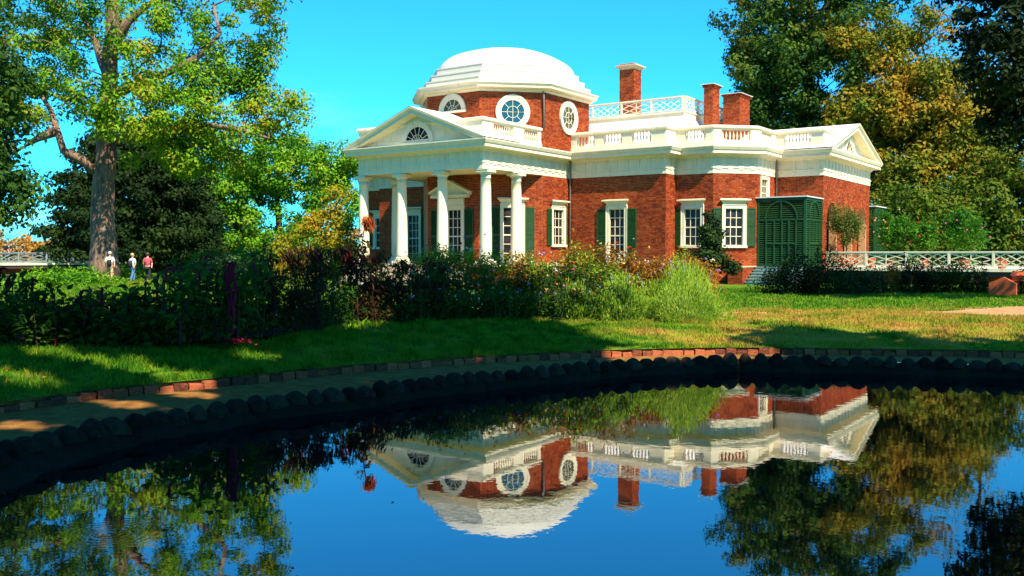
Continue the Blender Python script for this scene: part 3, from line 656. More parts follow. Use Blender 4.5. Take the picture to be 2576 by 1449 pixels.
def lattice(fr, L0, L1, zb, zt, npan, par, postw=.11, bar=.045, pat=0, pm=None):
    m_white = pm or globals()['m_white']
    """white railing: posts, two rails and crossed lattice bars panel by panel"""
    mb = MB(); mb.fbox(fr, L0-.06, L1+.06, -.07, .07, zt-.07, zt); mb.fbox(fr, L0-.06, L1+.06, -.045, .045, zt-.125, zt-.071); mb.build('hand_rail', m_white, par)
    mb = MB(); mb.fbox(fr, L0, L1, -.05, .05, zb, zb+.07); mb.build('bottom_rail', m_white, par)
    pl = (L1-L0)/npan; za, zz = zb+.072, zt-.126
    for i in range(npan+1):
        s = L0+i*pl; mb = MB(); mb.fbox(fr, s-postw/2, s+postw/2, -postw/2-.004, postw/2+.004, zb-.02, zt+.004); mb.build('post', m_white, par)
    for i in range(npan):
        a, b = L0+i*pl+postw/2, L0+(i+1)*pl-postw/2; W = b-a; H = zz-za; segs = []
        if (i+pat) % 2 == 0:
            segs = [(0,0,.5,1),(0,1,.5,0),(.5,0,1,1),(.5,1,1,0),(.25,0,.75,1),(.25,1,.75,0),(0,.5,.25,0),(0,.5,.25,1),(.75,0,1,.5),(.75,1,1,.5)]
        else:
            segs = [(0,0,1,1),(0,1,1,0),(.5,0,.5,1),(0,.5,.5,1),(.5,1,1,.5),(1,.5,.5,0),(.5,0,0,.5)]
        for k, (s0,q0,s1,q1) in enumerate(segs):
            mb = MB(); dd = .012*((k % 3)-1); mb.beam(fr.P(a+s0*W,dd,za+q0*H), fr.P(a+s1*W,dd,za+q1*H), bar, bar*.8, up=(fr.n.x,fr.n.y,0)); mb.build('lattice_bar', m_white, par)
lattice(Fr(DK[0],DK[1]), .1, 16.9, 10.45, 11.32, 8, dko, pat=1); lattice(Fr(DK[1],DK[2]), .16, 7.9, 10.45, 11.32, 4, dko); lattice(Fr(DK[2],DK[3]), .1, 16.9, 10.45, 11.32, 4, dko)
# --- octagonal drum and stepped dome
OCT = [(-34.65,41.55),(-30.95,41.55),(-28.3,44.15),(-28.3,48.95),(-30.95,51.55),(-34.65,51.55),(-37.3,48.95),(-37.3,44.15)]
for i in range(8):
    fr = Fr(OCT[i], OCT[(i+1) % 8]); wall(fr, 7.5, 10.55, bricks=i in (0,1,2), name='drum_wall')
    if i == 0: lunette(fr, fr.L/2, 9.62, .62, house, .0, glass=m_grnglass, spokes=5)
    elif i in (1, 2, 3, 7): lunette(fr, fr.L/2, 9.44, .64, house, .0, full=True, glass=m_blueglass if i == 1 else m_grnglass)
mb = MB(); mb.sweep(OCT, [(-.2,10.551),(.04,10.55),(.05,10.62),(.12,10.66),(.12,10.70),(.42,10.74),(.44,10.84),(.53,10.96),(.53,11.0),(.0,11.03)]); dm = mb.build('dome_cornice', m_white, house)
mb = MB()
for i in range(8):                                  # dentils
    fr = Fr(OCT[i], OCT[(i+1) % 8])
    if i > 3 and i < 7: continue
    n = int(fr.L/.16)
    for k in range(n): s = fr.L*(k+.5)/n; mb.fbox(fr, s-.04, s+.04, .05, .17, 10.655, 10.725)
mb.build('dentils', m_white, dm, kind='stuff')
for d, za, zb in ((.06,11.02,11.38),(-.27,11.37,11.78),(-.60,11.77,12.2)):
    mb = MB(); mb.sweep(OCT, [(d,za),(d,zb-.06),(d+.025,zb-.05),(d+.025,zb),(d-.6,zb+.002)]); mb.build('dome_step', m_dome, dm)
mb = MB(); cx, cy = -32.8, 46.55; base = offset(OCT, -.80); K = 14
sub = []
for i in range(8):
    for k in range(4): sub.append(Vector(base[i]).lerp(Vector(base[(i+1)%8]), k/4))
nr = len(sub)
for j in range(K+1):
    ph = j/K*R(78); rr = math.cos(ph); z = 12.201 + 1.55*math.sin(ph)/math.sin(R(78))
    for p in sub:
        q = Vector((p.x-cx, p.y-cy)); rnd = q.normalized()*4.15; f = (j/K)**.6; q = q.lerp(rnd, f*.85)
        mb.v.append((cx+q.x*rr, cy+q.y*rr, z))
for j in range(K):
    for i in range(nr): mb.f.append((j*nr+i, j*nr+(i+1)%nr, (j+1)*nr+(i+1)%nr, (j+1)*nr+i))
mb.f.append(tuple(K*nr+i for i in range(nr))); dom = mb.build('dome', m_dome, house, smooth=True)
mb = MB(); mb.lathe(cx, cy, [(.80,13.68),(.80,13.79),(.55,13.83)], 16); mb.build('skylight', m_lead, dom)
for a, b, h in ((-.75,-.4,.42),(.6,.5,.62)):
    mb = MB(); mb.tube([(cx+a,cy+b,13.72),(cx+a,cy+b,13.8+h)], [.018,.006], 5); mb.build('lightning_rod', m_pipe, dom)
# --- chimneys
def chimney(x0, x1, y0, y1, zb, zt, cap):
    ch = MB(); ch.box(x0+.014,x1-.014,y0+.014,y1-.014,zb,zt); co = ch.build('chimney', m_mortar, house); bb = MB()
    for fr in (Fr((x0,y0),(x1,y0)), Fr((x1,y0),(x1,y1))):
        z = zb; row = 0
        while z < zt-.05:
            s = .003 - (.08 if row % 2 else 0); k = 0; ex = .05*max(0, 3-int((zt-z)/.08)) if not cap else 0
            while s < fr.L-.003:
                ln = .235 if (k+row) % 2 else .112; a = max(.003,s); b = min(fr.L-.003, s+ln); s += ln+.019; k += 1
                if b-a > .02: bb.fbox(fr, a-(ex if a < .01 else 0), b+(ex if b > fr.L-.01 else 0), -.04, .002+ex, z, z+.069)
            z += .088; row += 1
    bb.build('brickwork', m_brick, co, kind='stuff')
    P = [(x0,y0),(x1,y0),(x1,y1),(x0,y1)]
    if cap:
        c = MB(); c.sweep(P, [(0,zt-.42),(.03,zt-.42),(.03,zt-.36),(.20,zt-.2),(.22,zt-.2),(.22,zt-.12),(-.3,zt)]); c.build('cap', m_stone, co)
        f = MB(); f.sweep(P, [(.75,zb-.1),(.0,zb+.62)]); f.build('flared_base', m_roof, co)
    else:
        c = MB(); c.sweep(P, [(-.1,zt-.01),(.17,zt-.006),(.17,zt+.02),(-.3,zt+.03)]); c.build('cap', m_lead, co)
chimney(-30.6,-29.5,57.0,58.1,10.42,14.5,True); chimney(-36.1,-35.0,57.0,58.1,10.42,14.5,True)
chimney(-23.62,-23.03,55.0,56.1,7.6,12.1,False); chimney(-23.78,-22.65,58.5,60.3,7.6,12.0,False)
chimney(-42.9,-42.0,55.0,56.2,7.6,12.1,False)
# --- downspouts
for pts in ([(-28.3,46.6,7.1),(-28.25,46.72,6.9),(-28.3,46.8,6.4),(-28.33,46.8,.1)], [(-18.15,52.55,7.1),(-18.2,52.75,6.8),(-18.2,52.8,4.7)], [(-28.4,44.0,10.6),(-28.3,43.95,10.4),(-28.3,44.0,8.6)]):
    mb = MB(); mb.tube(pts, .05, 8); mb.build('downspout', m_pipe, house, smooth=True)
# --- louvred green enclosures beside the south arcade, with steps
def louvre_face(fr, z0, z1, door, par):
    L = fr.L; mb = MB(); zt = z0+2.5
    for s0, s1, za, zb in ((0,.10,z0,z1),(L-.10,L,z0,z1),(.10,L-.10,z1-.09,z1),(.10,L-.10,zt,zt+.10),(.10,L-.10,z0,z0+.12)): mb.fbox(fr, s0+.002, s1-.002, -.05, .03, za, zb)
    mb.build('frame', m_green, par)
    st_ = [.2,.4,.6,.8] if not door else [.19,.36,.52,.66,.81]
    for k in st_:
        mb = MB(); mb.fbox(fr, L*k-.035, L*k+.035, -.03, .045, z0+.121, zt-.001); mb.build('stile', m_green, par)
    mb = MB(); mb.fbox(fr, L*st_[0]+.036, L*st_[-1]-.036, -.03, .047, z0+1.22, z0+1.30); mb.build('lock_rail', m_green, par)
    c = L/2; r = L*.33 if door else L*.3; hgt = (z1-.1-zt-.12); mb = MB(); T = [math.pi*i/16 for i in range(17)]
    for a, b in zip(T, T[1:]): mb.beam(fr.P(c+r*math.cos(a),.03,zt+.1+hgt*math.sin(a)), fr.P(c+r*math.cos(b),.03,zt+.1+hgt*math.sin(b)), .07, .05, up=(fr.n.x,fr.n.y,0))
    mb.fbox(fr, c-.03, c+.03, -.0, .05, zt+.101, z1-.091); mb.build('arch_trim', m_green, par)
    z = z0+.14
    while z < z1-.12:
        if not (zt-.05 < z < zt+.1):
            s = MB(); s.add([fr.P(.08,-.05,z+.06),fr.P(L-.08,-.05,z+.06),fr.P(L-.08,.008,z),fr.P(.08,.008,z),fr.P(.08,-.05,z+.07),fr.P(L-.08,-.05,z+.07),fr.P(L-.08,.008,z+.016),fr.P(.08,.008,z+.016)], [(0,1,2,3),(4,7,6,5),(2,6,7,3),(0,4,5,1)])
            s.build('slat', m_green, par)
        z += .115
def enclosure(x0, x1, y0, y1, sside, label=None):
    q = MB(); q.box(x0-.06,x1+.06,y0-.08,y1-.03,4.60,4.66); po = q.build('louvred_porch', m_green, house)
    f = MB(); f.box(x0-.1,x1+.1,y0-.11,y1-.02,4.662,4.72); f.build('lead_roof', m_lead, po)
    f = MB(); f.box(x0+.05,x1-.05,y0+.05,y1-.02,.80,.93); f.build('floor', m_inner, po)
    louvre_face(Fr((x0,y0),(x1,y0)), .93, 4.59, True, po); louvre_face(Fr((x1,y0+.004),(x1,y1-.03)), .93, 4.59, False, po)
enclosure(-18.28,-15.65,50.0,52.9,1); enclosure(-17.9,-15.25,62.95,65.6,1)
for i in range(6):
    mb = MB(); z = .93-.155*i; mb.box(-18.25,-15.72,49.9-.3*(i+1),49.92-.3*i,0.0,z-.045); mb.build('riser', m_tread, house)
    mb = MB(); mb.box(-18.27,-15.7,49.87-.3*(i+1),49.925-.3*i,z-.043,z); mb.build('tread', m_tread, house)
wall(Fr((-19.15,47.95),(-18.32,47.95)), 0, .9, name='stair_pier'); wall(Fr((-18.32,47.95),(-18.32,49.85)), 0, .9, name='stair_pier')
mb = MB(); mb.box(-19.2,-18.29,47.92,49.9,.905,.97); mb.build('pier_cap', m_stone, house)
# glazed windows behind the arches, and dim interior
for c, r, zb, zs in ARCH:
    fr = Fr((-16.25,52.9),(-16.25,62.9)); mb = MB()
    for s0, s1, za, zz in ((c-.95,c-.8,.9,4.4),(c+.8,c+.95,.9,4.4),(c-.8,c+.8,3.35,3.5),(c-.06,c+.06,.9,3.35),(c-.8,c+.8,.9,1.5),(c-.8,c-.06,2.4,2.46),(c+.06,c+.8,2.4,2.46)): mb.fbox(fr, s0, s1, -.06, .04, za, zz)
    w_ = mb.build('arch_window', m_white, house); g = MB(); g.fbox(fr, c-1, c+1, -.04, -.03, .9, 4.6); g.build('pane', m_glass, w_)
mb = MB(); mb.box(-18.2,-16.35,53.1,62.7,.86,.9); mb.build('arcade_floor', m_stone, house)

# ------------------------------------------------------------------ terraces
def terrace(name, label, fr, L, zt, npan, wdt, pm=None):
    t = thing(name, fr.P(0,0,0), label, 'terrace')
    mb = MB(); mb.fbox(fr, 0, L, -wdt, .08, zt-.16, zt); mb.build('deck', m_white, t)
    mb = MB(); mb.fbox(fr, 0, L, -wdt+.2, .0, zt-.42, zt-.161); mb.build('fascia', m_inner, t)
    mb = MB(); mb.fbox(fr, 0, L, -wdt+.3, -.4, -.05, zt-.421); mb.build('lower_wall', m_brick, t)
    lattice(fr, .08, L-.05, zt+.10, zt+.88, npan, t, postw=.12, bar=.05, pm=pm); return t
terrace('terrace', 'roofed brick walkway with white lattice railing running right from the house', Fr((-15.35,52.75),(14.0,52.75)), 29.0, .88, 14, 9)
terrace('terrace', 'distant walkway with lattice railing tinted grey for shade beyond the tree at left', Fr((-76,28.0),(-76,86)), 56, .88, 24, 6, m_shade_rail)
bs = thing('brick_stairwell', pos(2530, 37), 'orange brick stairwell cheek walls below the terrace at far right', 'stairwell')
fr = Fr(pos(2485, 37)[:2], pos(2610, 36)[:2])
q = MB(); q.add([fr.P(.05,0,0),fr.P(1.0,0,0),fr.P(1.0,0,.46),fr.P(.55,0,.72),fr.P(.05,0,.48),fr.P(.05,-.35,0),fr.P(1.0,-.35,0),fr.P(1.0,-.35,.46),fr.P(.55,-.35,.72),fr.P(.05,-.35,.48)], [(0,1,2,3,4),(5,9,8,7,6),(0,5,6,1),(1,6,7,2),(2,7,8,3),(3,8,9,4),(4,9,5,0)]); q.build('cheek_wall', m_terra, bs)
q = MB(); q.fbox(fr, .8, 2.0, -.9, -.4, .56, .78); q.add([fr.P(.75,-.35,.781),fr.P(2.05,-.35,.781),fr.P(2.05,-.9,.95),fr.P(.75,-.9,.95)], [(0,1,2,3)]); q.build('coping', m_terra, bs)
for s in (.85, 1.75): q = MB(); q.fbox(fr, s, s+.2, -.85, -.5, 0, .558); q.build('pier', m_terra, bs)

# ------------------------------------------------------------------ foliage makers
TEMPL = {4: (np.array([(0,-.5,0),(.30,-.02,.05),(0,.55,0),(-.30,-.02,.05)]), [(0,1,2,3)]),
         6: (np.array([(0,-.5,0),(.26,-.18,.05),(.22,.16,.06),(0,.58,-.03),(-.22,.16,.06),(-.26,-.18,.05)]), [(0,1,2,3),(0,3,4,5)]),
         8: (np.array([(0,-.45,0),(.12,-.2,.03),(.5,-.12,.02),(.3,.1,.05),(0,.55,0),(-.3,.1,.05),(-.5,-.12,.02),(-.12,-.2,.03)]), [(0,1,3,4),(1,2,3,3),(0,4,5,7),(7,5,6,6)])}
def rotmats(n, flat=.0, r=rng):
    nn = r.normal(size=(n,3)); nn[:,2] = np.abs(nn[:,2])*(1+2*flat) + flat; nn /= np.linalg.norm(nn, axis=1)[:,None]
    t = r.normal(size=(n,3)); t -= nn*(t*nn).sum(1)[:,None]; t /= np.linalg.norm(t, axis=1)[:,None]; b = np.cross(nn, t)
    return t, b, nn
def leaf_geo(C, size, flat=.2, kind=4, var=.35, narrow=1.0, hang=None, r=rng, out=None):
    C = np.asarray(C); n = len(C); T, F = TEMPL[kind if kind != 8 else 4]; t, b, nn = rotmats(n, flat, r)
    if out is not None:
        nn = out/(np.linalg.norm(out, axis=1)[:,None]+1e-6) + np.array([0,0,.45]) + r.normal(size=(n,3))*.45; nn /= np.linalg.norm(nn, axis=1)[:,None]
        t = r.normal(size=(n,3)); t -= nn*(t*nn).sum(1)[:,None]; t /= np.linalg.norm(t, axis=1)[:,None]; b = np.cross(nn, t)
    if hang is not None:
        b = np.array(hang) + r.normal(size=(n,3))*.3; b /= np.linalg.norm(b, axis=1)[:,None]; t -= b*(t*b).sum(1)[:,None]; t /= np.linalg.norm(t, axis=1)[:,None]; nn = np.cross(t, b)
    s = size*(1+var*r.uniform(-1,1,n))
    V = C[:,None,:] + s[:,None,None]*(T[None,:,0:1]*narrow*t[:,None,:] + T[None,:,1:2]*b[:,None,:] + T[None,:,2:3]*nn[:,None,:])
    k = len(T); F = np.array(F); f = (np.arange(n)[:,None,None]*k + F[None]).reshape(-1, 4)
    return V.reshape(-1,3), f
def join(geos):
    vs_, fs_, o = [], [], 0
    for v, f in geos: vs_.append(v); fs_.append(f+o); o += len(v)
    return np.concatenate(vs_), np.concatenate(fs_)
def blob(c, rad, n, shell=.45, r=rng):
    d = r.normal(size=(n,3)); d /= np.linalg.norm(d, axis=1)[:,None]; q = r.uniform(shell**3, 1, n)**(1/3)
    return np.asarray(c) + d*q[:,None]*np.asarray(rad)

def make_tree(name, label, cat, base, trunk, tr_r, blobs, leaf, lsize, mat, barkm, per=90, spread=.9, limbs=(), flat=.25, group=None, tip=.02, kind=4, holes=None, seed=1, drop=.0, sq=.7):
    """trunk and limbs, twigs grown to clump centres spread through the crown, and leaves round every clump"""
    r = np.random.default_rng(seed); rr = random.Random(seed)
    t = thing(name, base, label, cat, group)
    nodes = []; rad = []; par = []
    def addline(pts, first=None):
        pts = [Vector(p) for p in pts]; prev = first; ids = []
        for i, p in enumerate(pts):
            if i == 0 and first is not None: continue
            if prev is not None and i:
                q0 = nodes[prev]; seg = (p-q0).length; k = max(1, int(seg/1.2))
                for j in range(1, k+1):
                    nodes.append(q0.lerp(p, j/k) + Vector((rr.uniform(-.08,.08), rr.uniform(-.08,.08), 0))*(j < k)); par.append(prev); prev = len(nodes)-1; ids.append(prev)
            else: nodes.append(p); par.append(-1); prev = len(nodes)-1; ids.append(prev)
        return ids
    tids = addline(trunk); chains = [(tids, tr_r, tr_r*.32)]
    for lp, r0 in limbs:
        p0 = Vector(lp[0]); near = min(range(len(nodes)), key=lambda i: (nodes[i]-p0).length); ids = addline([nodes[near]]+[Vector(p) for p in lp[1:]], near); chains.append(([near]+ids, r0, r0*.22))
    clumps = np.concatenate([blob(c, rd, n, .5, r) for c, rd, n in blobs]) if blobs else np.zeros((0,3))
    order = np.argsort([min((nodes[i]-Vector(c)).length for i in tids[len(tids)//3:]) for c in clumps])
    twigs = MB()
    for ci in order:
        c = Vector(clumps[ci]); A = np.array([tuple(q) for q in nodes]); dv = A - np.array(c); dist = np.linalg.norm(dv, axis=1) + np.maximum(0, dv[:,2])*.9
        dist[:len(tids)//4] += 6
        k = int(np.argmin(dist)); p0 = nodes[k]; L = (c-p0).length; prev = k
        n_ = max(2, int(L/1.3)); pts = [p0]
        for j in range(1, n_+1):
            f = j/n_; q = p0.lerp(c, f) + Vector((0,0,.12*L*math.sin(f*math.pi)*.6)) + (Vector((rr.uniform(-1,1),rr.uniform(-1,1),rr.uniform(-1,1)))*L*.05 if j < n_ else Vector((0,0,0)))
            nodes.append(q); par.append(prev); prev = len(nodes)-1; pts.append(q)
        r0 = min(tr_r*.30, tip+.016*L); twigs.tube(pts, [r0+(tip*.4-r0)*(i/(len(pts)-1)) for i in range(len(pts))], 4, False)
    tm = MB()
    for ci, (ids, r0, r1) in enumerate(chains):
        pts = [nodes[i] for i in ids]; k = len(pts); rs = [r0+(r1-r0)*(i/(k-1)) for i in range(k)]
        if ci == 0: rs[0] *= 1.35; rs[1] *= 1.08
        m_ = MB(); m_.tube(pts, rs, 16 if ci == 0 else 9); m_.build('trunk' if ci == 0 else 'limb', barkm, t, smooth=True)
    if twigs.v: twigs.build('branches', barkm, t, smooth=True, kind='stuff')
    if len(clumps):
        c0 = np.repeat(clumps, per, axis=0); q = r.normal(size=c0.shape); q /= np.linalg.norm(q, axis=1)[:,None]; cs = np.repeat(r.uniform(.7,1.35,len(clumps)), per)
        pts = c0 + q*np.array([spread, spread, spread*sq])*(r.uniform(.25,1,len(c0))**.5*1.55*cs)[:,None] + r.normal(size=c0.shape)*spread*.12
        if holes: hm = ~holes(pts); pts = pts[hm]; c0 = c0[hm]
        v, f = leaf_geo(pts, lsize, flat, kind, r=r, out=pts-c0); npmesh('crown', v, f, mat, t, 'stuff')
    return t
def ip(u, v, d, dd=0):
    """point seen at photo column u, row v, at distance d"""
    return pos(u, d+dd, hz(v, d+dd))

# ------------------------------------------------------------------ trees on the left
D0 = 58
b0 = pos(262, D0); tulip_blobs = []
for u, v, dd, rx, rz, n in ((120,150,0,3.4,3.6,20),(60,60,2,3.5,3,14),(200,60,3,3.5,2.5,12),(330,90,-2,3.2,2.6,16),(430,130,1,3.2,2.6,14),(560,60,0,2.8,2.4,9),(660,90,1,1.5,2.6,9),
                            (450,260,-2,3.2,2.4,22),(360,300,-3,2.4,2.0,14),(560,240,0,2.6,2.2,14),(640,260,1,2.2,2.4,14),(710,290,0,1.6,1.6,11),(560,330,-1,2.6,1.3,13),(460,350,-2,2.0,1.3,10),(250,230,-3,2.6,2.4,12),
                            (130,250,-1,2.4,2.0,12),(40,250,0,2.2,2.6,12),(330,-60,0,6,3,34),(620,-50,0,4,2.4,16),(60,-60,0,4,3,18),(440,410,-1.5,1.6,.9,6),(620,150,0,2.2,1.4,6),(470,390,0,2.2,1.2,9),(520,370,1,2.0,1.2,9),(400,395,0,1.8,1.0,7),(600,400,1,1.6,.8,6)):
    tulip_blobs.append((tuple(ip(u, v, D0, dd)), (rx, rx, rz), n))
tl = [[ip(250,425,D0), ip(215,405,D0,-.6), ip(165,380,D0,-1), ip(150,330,D0,-1), ip(135,280,D0,-.6), ip(105,230,D0,0), ip(70,170,D0,.5)],
      [ip(300,340,D0), ip(350,345,D0,-1), ip(420,330,D0,-2), ip(520,315,D0,-2), ip(620,330,D0,-1), ip(680,350,D0,-1)],
      [ip(290,120,D0), ip(330,60,D0,.3), ip(380,20,D0,.5), ip(450,-5,D0,.4), ip(520,-8,D0,.2)],
      [ip(285,170,D0), ip(250,110,D0,1), ip(215,40,D0,1.5), ip(195,-40,D0,2)],
      [ip(290,230,D0), ip(340,220,D0,-1), ip(420,190,D0,-1.5), ip(500,150,D0,-1.5), ip(560,90,D0,-1), ip(545,20,D0,-1)],
      [ip(150,330,D0), ip(100,350,D0,-1), ip(45,385,D0,-2)]]
make_tree('tulip_tree', 'towering tree with thick pale bark and yellow green leaves at left', 'tree', b0, [b0, ip(262,600,D0), ip(262,500,D0), ip(272,400,D0), ip(270,300,D0), ip(283,200,D0), ip(292,80,D0), ip(300,-60,D0), ip(310,-200,D0)], .82, [(c,r_,int(n*.95)) for c,r_,n in tulip_blobs], None, .215, lf_tulip, m_bark, per=215, spread=.62, limbs=[(l, .34 if i else .32) for i, l in enumerate(tl)], seed=3, tip=.03, flat=.15)
D1 = 84; b1 = pos(350, D1); bl = []
for v, rx in ((630,8.2),(590,8.0),(545,7.8),(500,7.2),(455,6.6),(410,5.6),(370,4.2),(335,2.6)):
    bl.append((tuple(ip(345,v,D1)), (rx, rx, .9), int(26+rx*9)))
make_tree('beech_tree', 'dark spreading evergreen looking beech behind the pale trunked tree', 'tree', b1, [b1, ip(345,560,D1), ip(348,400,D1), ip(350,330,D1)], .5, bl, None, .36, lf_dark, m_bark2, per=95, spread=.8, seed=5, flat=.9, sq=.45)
D2 = 96; b2 = pos(700, D2)
bl = [(tuple(ip(u,v,D2,dd)), (rx,rx,rz), n) for u,v,dd,rx,rz,n in ((640,440,1,3.4,2.6,24),(560,470,2,3,2.4,20),(590,610,0,5,1.4,24),(900,470,2,3,3,18),(720,620,0,5,1.2,20),(820,600,-2,4,1.4,20),(700,430,0,5,3,52),(620,500,-1,4,2.6,26),(790,430,0,4,3,30),(860,420,2,3.5,2.6,24),(740,380,1,4,1.8,18),(690,560,-2,5,1.8,22),(600,570,0,3.5,1.6,16),(560,520,0,2.6,1.6,12),(840,520,0,3.4,2.4,20))]
make_tree('broadleaf_tree', 'bright green rounded tree just left of the house behind', 'tree', b2, [b2, ip(705,600,D2), ip(700,500,D2), ip(710,420,D2)], .45, bl, None, .32, lf_green, m_bark2, per=150, spread=.75, seed=7)
D3 = 70; b3 = pos(800, D3)
bl = [(tuple(ip(u,v,D3)), (rx,rx,rz), n) for u,v,rx,rz,n in ((830,560,1.6,1.2,12),(790,610,2.0,1.2,14),(860,600,1.2,1.4,10),(720,630,1.6,.8,8),(845,500,.9,.9,5))]
make_tree('golden_shrub_tree', 'small golden leaved tree beside the left end of the house', 'tree', b3, [b3, ip(805,620,D3), ip(825,560,D3)], .12, bl, None, .24, lf_gold, m_bark2, per=90, spread=.55, seed=8)
D4 = 47; b4 = pos(-190, D4)
bl = [(tuple(ip(u,v,D4,dd)), (rx,rx,rz), n) for u,v,dd,rx,rz,n in ((20,480,0,1.3,1.3,10),(60,455,0,.8,.7,5),(-40,430,0,1.8,2.0,14),(10,340,1,1.6,1.4,9),(-60,250,0,2.2,2.4,18),(30,260,2,1.0,1.4,6),(-40,120,0,2.6,2.5,16),(0,200,-1,1.4,1.4,8),(-150,300,0,4,5,40),(10,540,0,.9,.5,4))]
make_tree('maple_tree', 'dark leaved tree reaching in from the left edge', 'tree', b4, [b4, ip(-190,500,D4), ip(-180,350,D4), ip(-170,200,D4)], .35, bl, None, .27, lf_edge, m_bark2, per=95, spread=.6, seed=9)
# far autumn trees beyond the left terrace
for i, (u, d, h, wdt) in enumerate(((-40,150,5.4,6),(40,165,4.6,7),(110,158,4.0,6),(170,170,4.0,6),(230,150,3.6,5),(480,160,6,7),(930,150,6,7))):
    b = pos(u, d)
    make_tree('autumn_tree', ['low orange autumn tree at the far left horizon beyond the railing','low orange autumn tree behind the two visitors on the far terrace','low yellow orange autumn tree right of the visitors on the far terrace','low tawny autumn tree left of the big pale trunk','low tawny autumn tree half hidden by the big pale trunk','orange autumn tree far behind the dark beech','orange autumn tree far behind the left end of the house'][i], 'tree', b, [b, b+Vector((0,0,h*.7))], .15, [(tuple(b+Vector((0,0,h*.62))), (wdt*.55,wdt*.55,h*.42), 34)], None, .55, lf_orange, m_bark2, per=40, spread=.8, seed=30+i, group='far autumn trees')
# ------------------------------------------------------------------ trees on the right
D5 = 84; b5 = pos(2040, D5)
bl = [(tuple(ip(u,v,D5,dd)), (rx,rx,rz), n) for u,v,dd,rx,rz,n in ((1960,120,0,4.6,3.4,46),(1900,60,1,3.4,3,26),(1900,190,0,3.2,2.4,24),(1960,260,0,3.6,2.6,34),(2060,200,-1,4.6,4,44),(2080,80,0,4.6,3.4,36),(2050,330,0,4.6,2.6,34),(1900,280,1,2.4,2,14),(2040,-40,0,6,3,36),(2150,-20,2,5,3,24),(2180,330,0,3.4,3,24))]
make_tree('maple_tree', 'tall dark green maple behind the chimneys', 'tree', b5, [b5, ip(2035,400,D5), ip(2030,220,D5), ip(2028,60,D5), ip(2035,-60,D5)], .75, bl, None, .34, lf_maple, m_bark2, per=170, spread=.8, seed=12, limbs=[([ip(2030,90,D5), ip(2060,40,D5), ip(2095,-30,D5)], .35)])
D6 = 78; b6 = pos(2330, D6)
bl = [(tuple(ip(u,v,D6,dd)), (rx,rx,rz), n) for u,v,dd,rx,rz,n in ((2330,260,0,4.4,3.2,46),(2380,340,-1,4,3,40),(2270,380,-1,4,3,40),(2400,430,-2,3.4,2.4,32),(2250,270,0,3,2.2,20),(2330,190,0,3,1.6,14),(2300,460,-2,4,2,30),(2240,120,2,3.5,2.2,18),(2170,110,2,3,2,14),(2300,60,3,3.6,2,10),(2160,300,1,3,2.6,22),(2170,420,0,3,2.4,22),(2220,200,1,3,2.4,20),(2440,280,1,2.6,2.4,18),(2480,380,1,2.6,2.4,18))]
make_tree('autumn_maple_tree', 'broad rust orange maple right of the house', 'tree', b6, [b6, ip(2330,450,D6), ip(2325,300,D6), ip(2320,200,D6)], .5, bl, None, .33, lf_rust, m_bark2, per=170, spread=.8, seed=13)
D7 = 70
for i, (u, v, rx, rz, n, lab) in enumerate(((2270,540,4.2,2.4,50,'olive green tree behind the potted citrus next to the house end'),(2400,540,4.0,2.6,50,'olive green tree behind the tallest clipped shrub on the terrace'),(2520,500,4.2,3.2,60,'olive green tree at the right edge above the terrace railing'),(2600,420,3.6,3.6,40,'dark olive tree cut off by the right edge of the photo'))):
    b = pos(u, D7+2*i)
    make_tree('broadleaf_tree', lab, 'tree', b, [b, ip(u,600,D7), ip(u,v,D7)], .3, [(tuple(ip(u,v,D7)), (rx,rx,rz), n), (tuple(ip(u,615,D7)), (rx,rx,1.0), n//3)], None, .30, lf_olive, m_bark2, per=170, spread=.75, seed=20+i, group='olive trees behind terrace')
b = pos(2480, 105)
make_tree('broadleaf_tree', 'thin bare topped tree with greyish leaves in the gap at upper right', 'tree', b, [b, ip(2480,300,105), ip(2470,60,105)], .4, [(tuple(ip(2430,150,105)), (5,5,4), 26), (tuple(ip(2520,330,105)), (6,6,5), 50)], None, .3, lf_rust, m_bark2, per=45, spread=1.5, seed=44)
# near dark tree hanging in at the upper right; it also shades the strip before the terrace
D8 = 31; b8 = pos(2830, D8)
bl = [(tuple(ip(u,v,D8,dd)), (rx,rx,rz), n) for u,v,dd,rx,rz,n in ((2480,60,0,.9,1.0,16),(2450,200,0,.5,.7,7),(2500,260,1,.7,1.0,12),(2530,130,-1,.7,1.2,13),(2560,330,0,.7,.6,7),(2590,200,0,1.2,1.8,26),(2720,150,0,2.4,2.6,60),(2850,50,0,3.2,3.4,70),(2480,-40,1,1.6,.9,16),(2650,-40,0,2.4,1.5,30),(2440,90,1,.4,.5,4),(2700,120,4,2.6,2.2,40),(2850,60,5,3,2.2,40))] + [((-2.6,39.8,9.3),(2.4,2.8,1.6),50), ((-2.6,37.2,12.5),(3,3,2),50), ((.6,42.2,8.4),(3,2.6,2),50), ((3.5,44,8),(3,2.6,2),40)]
make_tree('near_tree', 'near dark silhouetted tree hanging into the upper right corner', 'tree', b8, [b8, ip(2830,500,D8), ip(2820,250,D8), ip(2810,50,D8)], .4, bl, None, .2, lf_near, m_bark2, per=75, spread=.34, seed=15, kind=6)
